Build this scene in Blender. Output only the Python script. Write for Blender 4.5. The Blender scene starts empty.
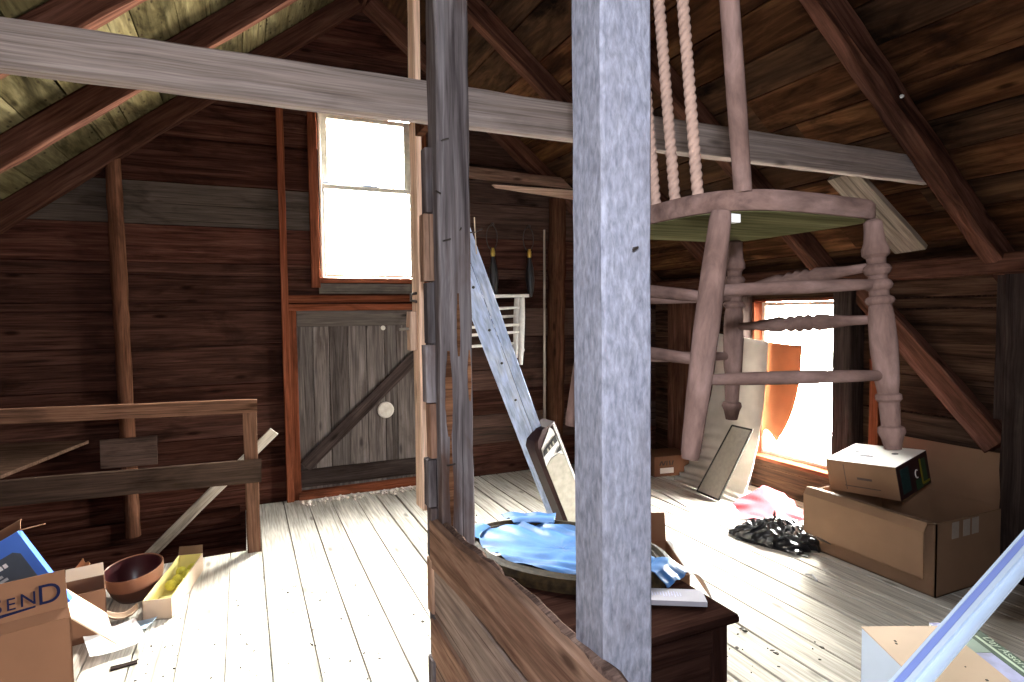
import bpy, bmesh, math, random
from mathutils import Vector, Matrix
R = random.Random(7)
V = Vector
sc = bpy.context.scene
COL = sc.collection

# ------------------------------------------------------------------ materials
def new_mat(name):
    m = bpy.data.materials.new(name); m.use_nodes = True
    nt = m.node_tree
    return m, nt, nt.nodes, nt.links, nt.nodes['Principled BSDF']

def ramp(N, stops):
    r = N.new('ShaderNodeValToRGB')
    e = r.color_ramp.elements
    while len(e) < len(stops): e.new(0.5)
    for el, (p, c) in zip(e, stops):
        el.position = p; el.color = (c[0], c[1], c[2], 1)
    return r

def math_node(N, L, op, a, b=None):
    n = N.new('ShaderNodeMath'); n.operation = op
    for i, v in enumerate((a, b)):
        if v is None: continue
        if isinstance(v, (int, float)): n.inputs[i].default_value = v
        else: L.new(v, n.inputs[i])
    return n.outputs[0]

def mixc(N, L, fac, a, b, mode='MIX'):
    n = N.new('ShaderNodeMix'); n.data_type = 'RGBA'; n.blend_type = mode
    for sock, v in ((n.inputs['Factor'], fac), (n.inputs['A'], a), (n.inputs['B'], b)):
        if isinstance(v, (int, float)): sock.default_value = v
        elif isinstance(v, tuple): sock.default_value = (v[0], v[1], v[2], 1)
        else: L.new(v, sock)
    return n.outputs['Result']

TONE = {'floor_board_wood': .92, 'wall_board_wood': .55, 'right_wall_board_wood': .6, 'shade_side_roof_board_wood': .50, 'lit_side_roof_board_wood': .42, 'rafter_wood': .95,
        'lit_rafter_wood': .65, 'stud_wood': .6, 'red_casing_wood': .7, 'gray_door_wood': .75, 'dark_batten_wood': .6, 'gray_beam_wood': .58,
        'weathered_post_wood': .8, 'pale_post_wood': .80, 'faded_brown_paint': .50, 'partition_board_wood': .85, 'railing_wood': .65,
        'blue_washed_wood': 1.0, 'peach_board_wood': 1.1, 'bounce_tinted_seat_wood': .55, 'pale_scrap_wood': .55}
def wood(name, dark, mid, light, gray=(.16, .14, .12), rough=.85, stain=(.01, .006, .005), stain_amt=.55,
         vary=(.65, 1.3), across=26, along=1.3, bump=.35, crack=.6, speck=None, knots=.8):
    tk = TONE.get(name, 1.0); dark, mid, light, gray, stain = [tuple(q * tk for q in c) for c in (dark, mid, light, gray, stain)]
    m, nt, N, L, B = new_mat(name)
    gc = N.new('ShaderNodeAttribute'); gc.attribute_name = 'gc'
    rnd = N.new('ShaderNodeAttribute'); rnd.attribute_name = 'rnd'
    gry = N.new('ShaderNodeAttribute'); gry.attribute_name = 'gry'
    def coords(sx, sy, off):
        a = N.new('ShaderNodeVectorMath'); a.operation = 'MULTIPLY'
        a.inputs[1].default_value = (sx, sy, sy); L.new(gc.outputs['Vector'], a.inputs[0])
        s = math_node(N, L, 'MULTIPLY', rnd.outputs['Fac'], off)
        b = N.new('ShaderNodeVectorMath'); b.operation = 'ADD'
        L.new(a.outputs[0], b.inputs[0]); L.new(s, b.inputs[1])
        return b.outputs[0]
    def noise(vec, det, dis, ro=.6):
        n = N.new('ShaderNodeTexNoise'); n.inputs['Scale'].default_value = 1
        n.inputs['Detail'].default_value = det; n.inputs['Distortion'].default_value = dis
        n.inputs['Roughness'].default_value = ro
        L.new(vec, n.inputs['Vector']); return n.outputs['Fac']
    g1 = noise(coords(along, across, 91.0), 7, .9)
    g2 = noise(coords(along * 3, across * 4, 37.0), 4, .3)
    st = noise(coords(1.6, 4.2, 53.0), 5, .8)
    r1 = ramp(N, [(.28, dark), (.5, mid), (.72, light)]); L.new(g1, r1.inputs[0])
    c = mixc(N, L, gry.outputs['Fac'], r1.outputs[0], mixc(N, L, g1, tuple(x * .55 for x in gray), tuple(x * 1.35 for x in gray)))
    f2 = ramp(N, [(.3, (.60, .60, .60)), (.7, (1.25, 1.25, 1.25))]); L.new(g2, f2.inputs[0])
    c = mixc(N, L, 1.0, c, f2.outputs[0], 'MULTIPLY')
    sr = ramp(N, [(.52, (0, 0, 0)), (.7, (1, 1, 1))]); L.new(st, sr.inputs[0])
    c = mixc(N, L, math_node(N, L, 'MULTIPLY', sr.outputs[0], stain_amt), c, stain)
    ck = noise(coords(.55, across * 2.6, 11.0), 2, .2)
    cr = ramp(N, [(.30, (1, 1, 1)), (.345, (0, 0, 0))]); L.new(ck, cr.inputs[0])
    c = mixc(N, L, math_node(N, L, 'MULTIPLY', cr.outputs[0], crack), c, tuple(x * .35 for x in dark))
    if knots:
        vk = N.new('ShaderNodeTexVoronoi'); vk.inputs['Scale'].default_value = 1
        L.new(coords(2.1, 6.5, 71.0), vk.inputs['Vector'])
        kr = ramp(N, [(.05, (1, 1, 1)), (.13, (0, 0, 0))]); L.new(vk.outputs['Distance'], kr.inputs[0])
        c = mixc(N, L, math_node(N, L, 'MULTIPLY', kr.outputs[0], knots), c, tuple(x * .45 for x in dark))
    if speck:
        vo = N.new('ShaderNodeTexVoronoi'); vo.inputs['Scale'].default_value = 1
        L.new(coords(9, 22, 17.0), vo.inputs['Vector'])
        vr = ramp(N, [(.10, (1, 1, 1)), (.22, (0, 0, 0))]); L.new(vo.outputs['Distance'], vr.inputs[0])
        c = mixc(N, L, math_node(N, L, 'MULTIPLY', vr.outputs[0], .8), c, speck)
    vv = N.new('ShaderNodeMapRange'); L.new(rnd.outputs['Fac'], vv.inputs[0])
    vv.inputs[3].default_value = vary[0]; vv.inputs[4].default_value = vary[1]
    hs = N.new('ShaderNodeHueSaturation'); L.new(c, hs.inputs['Color']); L.new(vv.outputs[0], hs.inputs['Value'])
    L.new(hs.outputs[0], B.inputs['Base Color'])
    B.inputs['Roughness'].default_value = rough
    B.inputs['Specular IOR Level'].default_value = 0
    bp = N.new('ShaderNodeBump'); bp.inputs['Strength'].default_value = bump; bp.inputs['Distance'].default_value = .004
    L.new(g1, bp.inputs['Height']); L.new(bp.outputs[0], B.inputs['Normal'])
    return m

def plain(name, col, rough=.6, var=.15, scale=14, metal=0, spec=.4, col2=None, bump=0, sheen=0):
    m, nt, N, L, B = new_mat(name)
    tc = N.new('ShaderNodeTexCoord')
    n = N.new('ShaderNodeTexNoise'); n.inputs['Scale'].default_value = scale
    n.inputs['Detail'].default_value = 5
    L.new(tc.outputs['Object'], n.inputs['Vector'])
    a = tuple(max(0, x * (1 - var)) for x in col); b = col2 or tuple(min(1, x * (1 + var)) for x in col)
    r = ramp(N, [(.3, a), (.7, b)]); L.new(n.outputs['Fac'], r.inputs[0])
    L.new(r.outputs[0], B.inputs['Base Color'])
    B.inputs['Roughness'].default_value = rough; B.inputs['Metallic'].default_value = metal
    B.inputs['Specular IOR Level'].default_value = spec
    if bump:
        bp = N.new('ShaderNodeBump'); bp.inputs['Strength'].default_value = bump; bp.inputs['Distance'].default_value = .003
        L.new(n.outputs['Fac'], bp.inputs['Height']); L.new(bp.outputs[0], B.inputs['Normal'])
    return m

def pane_mat():
    m, nt, N, L, B = new_mat('window_glass')
    N.remove(B)
    out = N['Material Output']
    t = N.new('ShaderNodeBsdfTransparent'); t.inputs[0].default_value = (.95, .96, .95, 1)
    g = N.new('ShaderNodeBsdfGlossy'); g.inputs['Roughness'].default_value = .05
    lw = N.new('ShaderNodeLayerWeight'); lw.inputs[0].default_value = .5
    f = N.new('ShaderNodeMath'); f.operation = 'POWER'; L.new(lw.outputs['Facing'], f.inputs[0]); f.inputs[1].default_value = 5
    mx = N.new('ShaderNodeMixShader')
    L.new(f.outputs[0], mx.inputs[0]); L.new(t.outputs[0], mx.inputs[1]); L.new(g.outputs[0], mx.inputs[2])
    L.new(mx.outputs[0], out.inputs['Surface'])
    return m

def translucent(name, col, tr=.4, var=.08):
    m = plain(name, col, rough=.95, var=var, scale=9, spec=.1)
    nt = m.node_tree; N, L = nt.nodes, nt.links
    B = N['Principled BSDF']; out = N['Material Output']
    t = N.new('ShaderNodeBsdfTranslucent'); L.new(B.inputs['Base Color'].links[0].from_socket, t.inputs[0])
    mx = N.new('ShaderNodeMixShader'); mx.inputs[0].default_value = tr
    L.new(B.outputs[0], mx.inputs[1]); L.new(t.outputs[0], mx.inputs[2]); L.new(mx.outputs[0], out.inputs['Surface'])
    return m

M = {}
M['wall'] = wood('wall_board_wood', (.020, .007, .005), (.080, .029, .020), (.15, .066, .047), gray=(.115, .095, .08), stain=(.008, .004, .003), stain_amt=.7)
M['knee'] = wood('right_wall_board_wood', (.016, .009, .006), (.075, .038, .024), (.14, .08, .052), gray=(.10, .07, .052), stain=(.008, .005, .004))
M['rear'] = wood('rear_board_wood', (.05, .025, .018), (.16, .09, .06), (.24, .15, .1))
M['roofr'] = wood('shade_side_roof_board_wood', (.010, .005, .003), (.075, .032, .016), (.19, .09, .04), gray=(.10, .07, .05), stain=(.004, .003, .003), stain_amt=.95, across=10)  # right slope: its shade is put into a darker board colour
M['roofl'] = wood('lit_side_roof_board_wood', (.05, .038, .018), (.185, .15, .075), (.27, .23, .125), gray=(.22, .19, .11), stain=(.012, .009, .006), stain_amt=.85, across=10, speck=(.015, .010, .007))  # left slope: its stronger light is put into a paler, olive board colour
M['beam'] = wood('gray_beam_wood', (.30, .235, .205), (.47, .385, .35), (.56, .475, .44), stain=(.16, .115, .095), stain_amt=.4, across=34, along=.8)
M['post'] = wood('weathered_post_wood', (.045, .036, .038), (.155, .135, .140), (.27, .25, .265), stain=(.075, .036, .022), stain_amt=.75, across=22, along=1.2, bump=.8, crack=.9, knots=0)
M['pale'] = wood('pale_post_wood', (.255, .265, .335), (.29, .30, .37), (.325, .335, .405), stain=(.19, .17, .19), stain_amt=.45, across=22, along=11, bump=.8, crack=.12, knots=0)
M['barebrown'] = wood('bare_brown_wood', (.05, .02, .01), (.16, .075, .04), (.24, .125, .07), across=30)
M['rafter'] = wood('rafter_wood', (.028, .012, .008), (.085, .036, .024), (.15, .07, .05), across=20)
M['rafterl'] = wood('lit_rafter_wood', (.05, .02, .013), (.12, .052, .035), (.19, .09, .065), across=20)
M['stud'] = wood('stud_wood', (.05, .02, .012), (.15, .065, .038), (.24, .115, .07), across=22, bump=.6)
M['red'] = wood('red_casing_wood', (.09, .025, .012), (.20, .06, .03), (.27, .095, .05), across=30)
M['door'] = wood('gray_door_wood', (.06, .047, .042), (.135, .11, .10), (.21, .18, .165), stain=(.035, .02, .014), stain_amt=.6, across=24)
M['batten'] = wood('dark_batten_wood', (.025, .017, .015), (.062, .043, .038), (.10, .075, .066), across=28)
M['floor'] = wood('floor_board_wood', (.44, .405, .345), (.59, .555, .49), (.68, .645, .575), stain=(.40, .36, .30), stain_amt=.3, across=22, rough=.7, vary=(.88, 1.06), bump=.2)
M['part'] = wood('partition_board_wood', (.13, .065, .045), (.34, .205, .145), (.44, .29, .21), gray=(.29, .245, .22), stain=(.08, .042, .035), stain_amt=.5, across=16)
M['rail'] = wood('railing_wood', (.06, .027, .016), (.19, .098, .062), (.29, .16, .105), gray=(.065, .046, .036), across=26)
M['peach'] = wood('peach_board_wood', (.42, .27, .19), (.60, .42, .31), (.70, .54, .42), stain=(.5, .3, .2), stain_amt=.3, across=24)
M['scrap'] = wood('pale_scrap_wood', (.35, .29, .23), (.52, .45, .37), (.62, .56, .48), across=24)
M['dustplank'] = wood('dusty_plank_wood', (.09, .07, .055), (.155, .125, .10), (.20, .165, .135), across=20)
M['bark'] = wood('bark_wood', (.05, .033, .028), (.13, .085, .07), (.20, .14, .115), across=30, bump=1)
M['spin'] = plain('pale_pinkish_paint', (.25, .165, .13), .85, .12, 30)
M['greycard'] = plain('grayish_card', (.36, .35, .40), .85, .05, 12, spec=.1)
M['bluewhite'] = plain('bluish_white_cardboard', (.55, .64, .78), .8, .03, 8, spec=.15)
M['chest'] = wood('dark_chest_wood', (.009, .004, .003), (.022, .010, .008), (.038, .019, .014), rough=.6, across=22, stain_amt=.2, crack=.1, knots=0)
M['bluewash'] = wood('blue_washed_wood', (.36, .45, .68), (.47, .57, .80), (.68, .75, .88), stain=(.20, .25, .38), stain_amt=.4, across=12, along=2.5, crack=.3)
M['chair'] = wood('faded_brown_paint', (.165, .10, .082), (.245, .155, .132), (.33, .22, .195), stain=(.12, .065, .052), stain_amt=.55, across=10, along=4, rough=.65, crack=.0, vary=(.9, 1.1), bump=.15, knots=0)
M['seatunder'] = wood('bounce_tinted_seat_wood', (.10, .095, .042), (.19, .18, .09), (.27, .26, .15), stain=(.07, .06, .03), stain_amt=.6, across=12, along=1.2, crack=.4, knots=0)  # greenish floor bounce under the seat is put into this colour
M['white_paint'] = plain('white_chipped_paint', (.72, .70, .66), .6, .1, 30)
M['sash'] = plain('old_white_sash_paint', (.62, .58, .50), .7, .15, 20)
M['iron'] = plain('rusty_iron', (.05, .04, .035), .6, .4, 60, .6)
M['card'] = plain('brown_cardboard', (.17, .085, .05), .9, .06, 6, spec=.1)
M['card2'] = plain('tan_cardboard', (.175, .105, .065), .9, .06, 6, spec=.1)
M['cardin'] = plain('pale_cardboard', (.55, .42, .31), .9, .05, 6, spec=.1)
M['whitecard'] = plain('white_cardboard', (.78, .76, .72), .8, .04, 8, spec=.2)
M['paper'] = plain('white_paper', (.62, .61, .62), .85, .04, 12, spec=.15)
M['bluepaper'] = plain('pale_blue_paper', (.42, .60, .78), .8, .08, 12)
M['orangepaper'] = plain('orange_paper', (.62, .27, .12), .8, .2, 20)
M['bluebox'] = plain('blue_printed_card', (.05, .16, .62), .4, .06, 8)
M['slate'] = plain('slate_print', (.055, .075, .105), .5, .1, 20)
M['lines'] = plain('light_print', (.42, .46, .50), .6, .15, 90)
M['whiteink'] = plain('white_print', (.85, .86, .88), .6, .03, 20)
M['navy'] = plain('navy_print', (.010, .012, .035), .9, .1, 30, spec=0)
M['darkink'] = plain('dark_print', (.05, .03, .025), .8, .1, 30)
M['greenp'] = plain('dark_green_print', (.01, .04, .015), .6, .2, 20)
M['tealp'] = plain('dark_teal_print', (.005, .028, .028), .6, .3, 60)
M['yellowp'] = plain('yellow_print', (.16, .135, .005), .6, .1, 20)
M['greybrown'] = plain('faded_tape', (.24, .20, .17), .6, .1, 20)
M['bowl_out'] = plain('brown_glaze', (.075, .03, .02), .45, .2, 9)
M['bowl_in'] = plain('dark_red_glaze', (.05, .012, .014), .3, .2, 9)
M['bowl_band'] = plain('copper_glaze', (.21, .09, .052), .45, .1, 9)
M['yellowcard'] = plain('yellow_card_lining', (.80, .70, .28), .85, .05, 9)
M['yellowball'] = plain('yellow_fuzz', (.62, .58, .10), 1.0, .15, 60, spec=.05, bump=.6)
M['bluebag'] = plain('blue_plastic_film', (.03, .125, .36), .5, .2, 9, spec=.3, col2=(.055, .18, .44), bump=.25)
M['gilt'] = plain('dark_gilt_frame', (.018, .011, .006), .7, .4, 40, 0, .1, col2=(.040, .027, .012))
M['maroon'] = plain('maroon_leather', (.022, .007, .008), .5, .2, 16, spec=.2)
M['black'] = plain('black_vinyl', (.012, .012, .014), .4, .2, 20)
M['padgrey'] = plain('dusty_pad_cloth', (.27, .25, .215), .9, .16, 26, spec=.1)
M['padwhite'] = plain('white_vinyl', (.50, .49, .48), .6, .04, 20, spec=.2)
M['blackplastic'] = plain('black_plastic_film', (.010, .010, .012), .28, .3, 30, spec=.7)
M['pink'] = translucent('pink_tissue', (.50, .085, .105), .15, .25)
M['cloth'] = translucent('white_canvas', (.62, .58, .53), .10)
M['orange'] = translucent('orange_cloth', (.40, .16, .075), .07)
M['panel'] = plain('grey_screen_cloth', (.50, .46, .39), .9, .1, 30)
M['darkframe'] = plain('dark_trim', (.03, .028, .025), .7, .2, 30)
M['alu'] = plain('pale_blue_metal', (.60, .72, .88), .35, .05, 8, .25, .5)
M['alublue'] = plain('blue_groove_metal', (.24, .32, .72), .4, .05, 8, .25, .5)
M['lavender'] = plain('lavender_print', (.42, .44, .68), .5, .22, 16)
M['mossgreen'] = plain('moss_green_print', (.075, .12, .085), .5, .08, 20)
M['sage'] = plain('sage_print', (.30, .40, .34), .5, .08, 20)
M['palegreen'] = plain('pale_green_print', (.55, .66, .52), .6, .05, 20)
M['brass'] = plain('brass', (.55, .38, .08), .35, .15, 30, .7)
M['glass'] = pane_mat()
M['debris'] = plain('dark_chips', (.05, .04, .032), .9, .5, 60)
M['crumbs'] = plain('pale_crumbs', (.58, .50, .44), .95, .2, 60)
M['twine'] = plain('hemp_rope', (.42, .32, .22), .95, .2, 60)
M['roundpatch'] = plain('pale_round_plate', (.40, .36, .31), .8, .15, 30)

# ------------------------------------------------------------------ geometry
def frame(d, up=(0, 0, 1)):
    d = V(d).normalized(); u = V(up)
    if abs(d.dot(u.normalized())) > .98: u = V((0, 1, 0))
    s = d.cross(u).normalized(); u = s.cross(d).normalized()
    return d, s, u

class MB:
    def __init__(s):
        s.v = []; s.f = []; s.r = []; s.g = []; s.gc = []
    def add(s, verts, faces, rnd=None, gry=0, gc=None):
        o = len(s.v); rnd = R.random() if rnd is None else rnd
        for i, p in enumerate(verts):
            s.v.append(V(p)); s.r.append(rnd); s.g.append(gry); s.gc.append(V(gc[i]) if gc else V(p))
        for f in faces: s.f.append([o + k for k in f])
        return s
    def beam(s, p0, p1, w, h, up=(0, 0, 1), n=None, jit=.002, ch=.004, rnd=None, gry=0, taper=1.0, wave=0, cham=None):
        p0, p1 = V(p0), V(p1); L_ = (p1 - p0).length
        d, sd, u = frame(p1 - p0, up)
        n = n or max(2, int(L_ / .22))
        c = min(ch, w * .3, h * .3)
        prof = [(-w/2 + c, -h/2), (w/2 - c, -h/2), (w/2, -h/2 + c), (w/2, h/2 - c), (w/2 - c, h/2), (-w/2 + c, h/2), (-w/2, h/2 - c), (-w/2, -h/2 + c)]
        vs, gc, fs = [], [], []
        ph = R.random() * 6
        for i in range(n + 1):
            t = i / n; k = 1 + (taper - 1) * t
            wb = wave * math.sin(ph + t * 7.3)
            for (a, b) in prof:
                ja, jb = R.uniform(-jit, jit), R.uniform(-jit, jit)
                vs.append(p0 + d * (L_ * t) + sd * (a * k + ja) + u * (b * k + jb + wb))
                gc.append((L_ * t, a, b))
        for i in range(n):
            for j in range(8):
                a = i * 8 + j; b = i * 8 + (j + 1) % 8
                fs.append((a, b, b + 8, a + 8))
        fs.append(tuple(range(7, -1, -1))); fs.append(tuple(n * 8 + j for j in range(8)))
        return s.add(vs, fs, rnd, gry, gc)
    def box(s, c, size, rot=None, rnd=None, gry=0, bev=0):
        c = V(c); x, y, z = [k / 2 for k in size]
        L3 = [V((a, b, e)) for a in (-x, x) for b in (-y, y) for e in (-z, z)]
        gcl = [(p.x, p.y, p.z) for p in L3]
        if rot is not None: L3 = [rot @ p for p in L3]
        vs = [c + p for p in L3]
        fs = [(0, 1, 3, 2), (4, 6, 7, 5), (0, 4, 5, 1), (2, 3, 7, 6), (0, 2, 6, 4), (1, 5, 7, 3)]
        return s.add(vs, fs, rnd, gry, gcl)
    def lathe(s, p0, p1, prof, seg=20, cap=True, rnd=None):
        p0, p1 = V(p0), V(p1); d, a, b = frame(p1 - p0); L_ = (p1 - p0).length
        vs, fs, gc = [], [], []
        for (t, r) in prof:
            for j in range(seg):
                an = 2 * math.pi * j / seg
                vs.append(p0 + d * (L_ * t) + a * (r * math.cos(an)) + b * (r * math.sin(an)))
                gc.append((L_ * t, r * math.cos(an), r * math.sin(an)))
        n = len(prof)
        for i in range(n - 1):
            for j in range(seg):
                q = i * seg + j; w = i * seg + (j + 1) % seg
                fs.append((q, w, w + seg, q + seg))
        if cap:
            fs.append(tuple(range(seg - 1, -1, -1))); fs.append(tuple((n - 1) * seg + j for j in range(seg)))
        return s.add(vs, fs, rnd, 0, gc)
    def tube(s, pts, r, seg=8, rnd=None, closed=False):
        pts = [V(p) for p in pts]; n = len(pts); vs, fs = [], []
        up = V((0, 0, 1))
        for i, p in enumerate(pts):
            if closed: d = pts[(i + 1) % n] - pts[i - 1]
            else: d = pts[min(i + 1, n - 1)] - pts[max(i - 1, 0)]
            d, a, b = frame(d, up); up = b
            rr = r[i] if isinstance(r, (list, tuple)) else r
            for j in range(seg):
                an = 2 * math.pi * j / seg
                vs.append(p + a * (rr * math.cos(an)) + b * (rr * math.sin(an)))
        for i in range(n if closed else n - 1):
            for j in range(seg):
                q = i * seg + j; w = i * seg + (j + 1) % seg
                k = ((i + 1) % n) * seg
                fs.append((q, w, k + (j + 1) % seg, k + j))
        if not closed:
            fs.append(tuple(range(seg - 1, -1, -1))); fs.append(tuple((n - 1) * seg + j for j in range(seg)))
        return s.add(vs, fs, rnd)
    def prism(s, poly, ext, rnd=None, gry=0):
        poly = [V(p) for p in poly]; ext = V(ext); n = len(poly)
        vs = poly + [p + ext for p in poly]
        fs = [tuple(range(n)), tuple(range(2 * n - 1, n - 1, -1))]
        for i in range(n): fs.append((i, i + n, (i + 1) % n + n, (i + 1) % n))
        o = poly[0]; d = (poly[1] - poly[0]).normalized(); nn = ext.normalized(); q = nn.cross(d)
        gc = [((p - o).dot(d), (p - o).dot(q), (p - o).dot(nn)) for p in vs]
        return s.add(vs, fs, rnd, gry, gc)
    def grid(s, fn, nu, nv, thick=0, wrap=False, rnd=None):
        top = [[V(fn(i / nu, j / nv)) for j in range(nv + 1)] for i in range(nu + 1)]
        vs, fs = [], []
        idx = lambda i, j: i * (nv + 1) + j
        for i in range(nu + 1):
            for j in range(nv + 1): vs.append(top[i][j])
        for i in range(nu):
            for j in range(nv): fs.append((idx(i, j), idx(i + 1, j), idx(i + 1, j + 1), idx(i, j + 1)))
        if thick:
            N0 = len(vs)
            for i in range(nu + 1):
                for j in range(nv + 1):
                    du = top[min(i + 1, nu)][j] - top[max(i - 1, 0)][j]; dv = top[i][min(j + 1, nv)] - top[i][max(j - 1, 0)]
                    nn = du.cross(dv); nn = nn.normalized() if nn.length > 1e-9 else V((0, 0, 1))
                    vs.append(top[i][j] - nn * thick)
            for i in range(nu):
                for j in range(nv): fs.append((N0 + idx(i, j), N0 + idx(i, j + 1), N0 + idx(i + 1, j + 1), N0 + idx(i + 1, j)))
            for i in range(nu):
                fs.append((idx(i, 0), N0 + idx(i, 0), N0 + idx(i + 1, 0), idx(i + 1, 0)))
                fs.append((idx(i, nv), idx(i + 1, nv), N0 + idx(i + 1, nv), N0 + idx(i, nv)))
            for j in range(nv):
                fs.append((idx(0, j), idx(0, j + 1), N0 + idx(0, j + 1), N0 + idx(0, j)))
                fs.append((idx(nu, j), N0 + idx(nu, j), N0 + idx(nu, j + 1), idx(nu, j + 1)))
        return s.add(vs, fs, rnd)
    def build(s, name, mat, parent=None, smooth=False, local=False, angle=40):
        off = V((0, 0, 0))
        if parent is not None:
            if not local:
                rt = parent
                while rt.parent: rt = rt.parent
                off = V(rt.location)
        elif s.v:
            xs = [p.x for p in s.v]; ys = [p.y for p in s.v]; zs = [p.z for p in s.v]
            off = V(((min(xs) + max(xs)) / 2, (min(ys) + max(ys)) / 2, min(zs)))
        me = bpy.data.meshes.new(name)
        me.from_pydata([tuple(p - off) for p in s.v], [], s.f)
        a = me.attributes.new('rnd', 'FLOAT', 'POINT'); a.data.foreach_set('value', s.r)
        a = me.attributes.new('gry', 'FLOAT', 'POINT'); a.data.foreach_set('value', s.g)
        a = me.attributes.new('gc', 'FLOAT_VECTOR', 'POINT'); a.data.foreach_set('vector', [c for p in s.gc for c in p])
        bm = bmesh.new(); bm.from_mesh(me); bmesh.ops.recalc_face_normals(bm, faces=bm.faces); bm.to_mesh(me); bm.free()
        mats = mat if isinstance(mat, (list, tuple)) else [mat]
        for m in mats: me.materials.append(m)
        if smooth:
            me.polygons.foreach_set('use_smooth', [True] * len(me.polygons))
            me.set_sharp_from_angle(angle=math.radians(angle))
        o = bpy.data.objects.new(name, me); COL.objects.link(o)
        if parent is not None: o.parent = parent
        else: o.location = off
        return o

def tag(o, label=None, cat=None, group=None, kind=None):
    if label: o['label'] = label
    if cat: o['category'] = cat
    if group: o['group'] = group
    if kind: o['kind'] = kind
    return o

def thing(name, label, cat, loc, rz=0, group=None, kind=None, rot=None):
    o = bpy.data.objects.new(name, None); COL.objects.link(o)
    o.empty_display_size = .05
    o.location = loc; o.rotation_euler = rot if rot else (0, 0, rz)
    return tag(o, label, cat, group, kind)

def text_mb(txt, size, origin, xd, yd, depth=.0008):
    cu = bpy.data.curves.new('lettering', 'FONT'); cu.body = txt; cu.size = size; cu.extrude = depth
    ob = bpy.data.objects.new('lettering', cu); COL.objects.link(ob)
    dg = bpy.context.evaluated_depsgraph_get(); dg.update()
    me = bpy.data.meshes.new_from_object(ob.evaluated_get(dg))
    xd, yd = V(xd).normalized(), V(yd).normalized(); zd = xd.cross(yd)
    vs = [V(origin) + xd * p.co.x + yd * p.co.y + zd * p.co.z for p in me.vertices]
    fs = [tuple(p.vertices) for p in me.polygons]
    bpy.data.objects.remove(ob); bpy.data.curves.remove(cu); bpy.data.meshes.remove(me)
    mb = MB(); mb.add(vs, fs); return mb

# ------------------------------------------------------------------ room numbers (metres; +Y is the far gable, Z up)
YG, YR = 5.318, -2.2            # far gable wall, rear gable wall
XL, XK = -2.08, 4.08            # low side walls
XRIDGE, ZR, SL = 1.0, 4.12, .79  # rafter underside: z = ZR - SL*|x-XRIDGE|
def zraf(x): return ZR - SL * abs(x - XRIDGE)
RD = .15                        # rafter depth
CS = math.cos(math.atan(SL)); SN = math.sin(math.atan(SL))
def zroof(x): return zraf(x) + RD / CS

# floor ------------------------------------------------------------
HX, HY = -.02, 4.30             # stair opening: x < HX, y > HY
f = MB()
x = XL
while x < XK - .02:
    w = R.uniform(.15, .20); gap = R.choice([.007, .010, .013, .018]) if x > .8 else R.uniform(.004, .008)
    x1 = min(x + w, XK)
    cuts = [YR, YG]
    if x < HX: cuts[1] = HY
    if x > .72 and x < 2.3: cuts.insert(1, 1.42)
    elif R.random() < .35: cuts.insert(1, R.uniform(.2, 1.0))
    for a, b in zip(cuts[:-1], cuts[1:]):
        rr = R.random()
        f.beam((( x + x1 - gap) / 2, a + .003, -.0125), ((x + x1 - gap) / 2, b - .003, -.0125), x1 - x - gap, .025, n=14, jit=.0007, ch=.002, rnd=rr)
    x = x1
f.box(((HX + XK) / 2, (YR + YG) / 2, -.06), (XK - HX, YG - YR, .06), rnd=0)
f.box(((HX + XL) / 2, (YR + HY) / 2, -.06), (HX - XL, HY - YR, .06), rnd=0)
fl = f.build('floor', M['floor']); tag(fl, kind='structure')
# stairwell below the opening
s = MB()
for k in range(4):
    z = -.22 - .27 * k
    s.beam((XL, HY - .02, z), (HX, HY - .02, z), .03, .265, up=(0, 0, 1))
    s.beam((HX + .02, HY - .02, z), (HX + .02, YG, z), .03, .265)
s.box(((XL + HX) / 2, (HY + YG) / 2, -1.32), (HX - XL + .1, YG - HY + .1, .04))
tag(s.build('trim_1', M['wall']), kind='structure')

# far gable wall ---------------------------------------------------
WX0, WX1, WZ0, WZ1 = .62, 1.45, 1.87, 3.27     # window opening
DX0, DX1, DZ1 = .405, 1.62, 1.595               # door opening
rows = [-1.3, -.95, -.62, -.3, .0, .30, .58, .816, 1.005, 1.319, 1.655, 1.966, 2.253, 2.577, 2.93, 3.2, 3.48, 3.76, 4.05, 4.45]
g = MB()
for z0, z1 in zip(rows[:-1], rows[1:]):
    half = (ZR + RD / CS - z0) / SL + .05
    xa, xb = max(XL - .05, XRIDGE - half), min(XK + .05, XRIDGE + half)
    zm = (z0 + z1) / 2
    holes = []
    if z1 > WZ0 and z0 < WZ1: holes.append((WX0, WX1, WZ0, WZ1))
    if z0 < DZ1 and z1 > 0: holes.append((DX0, DX1, 0, DZ1))
    grv = .85 if abs(z0 - 2.253) < .01 else R.choice([0, .04, .12, .06])
    bands = sorted({z0, z1} | {h[2] for h in holes if z0 < h[2] < z1} | {h[3] for h in holes if z0 < h[3] < z1})
    for b0, b1 in zip(bands[:-1], bands[1:]):
        segs = [(xa, xb)]
        for (h0, h1, hz0, hz1) in holes:
            if b0 >= hz0 - 1e-6 and b1 <= hz1 + 1e-6:
                segs = [q for (p0, p1) in segs for q in ((p0, min(p1, h0)), (max(p0, h1), p1)) if q[1] - q[0] > .01]
        segs2 = []
        for (p0, p1) in segs:
            if p0 < 1.62 < p1 and p1 - p0 > 2 and not holes: segs2 += [(p0, 1.62), (1.62, p1)]
            else: segs2.append((p0, p1))
        for (p0, p1) in segs2:
            gg = grv if p0 < 1 else R.choice([.1, .3, .4])
            g.beam((p0, YG + .012, (b0 + b1) / 2), (p1, YG + .012, (b0 + b1) / 2), .024, b1 - b0 - .006, jit=.0014, ch=.002, gry=gg, rnd=R.random())
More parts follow.
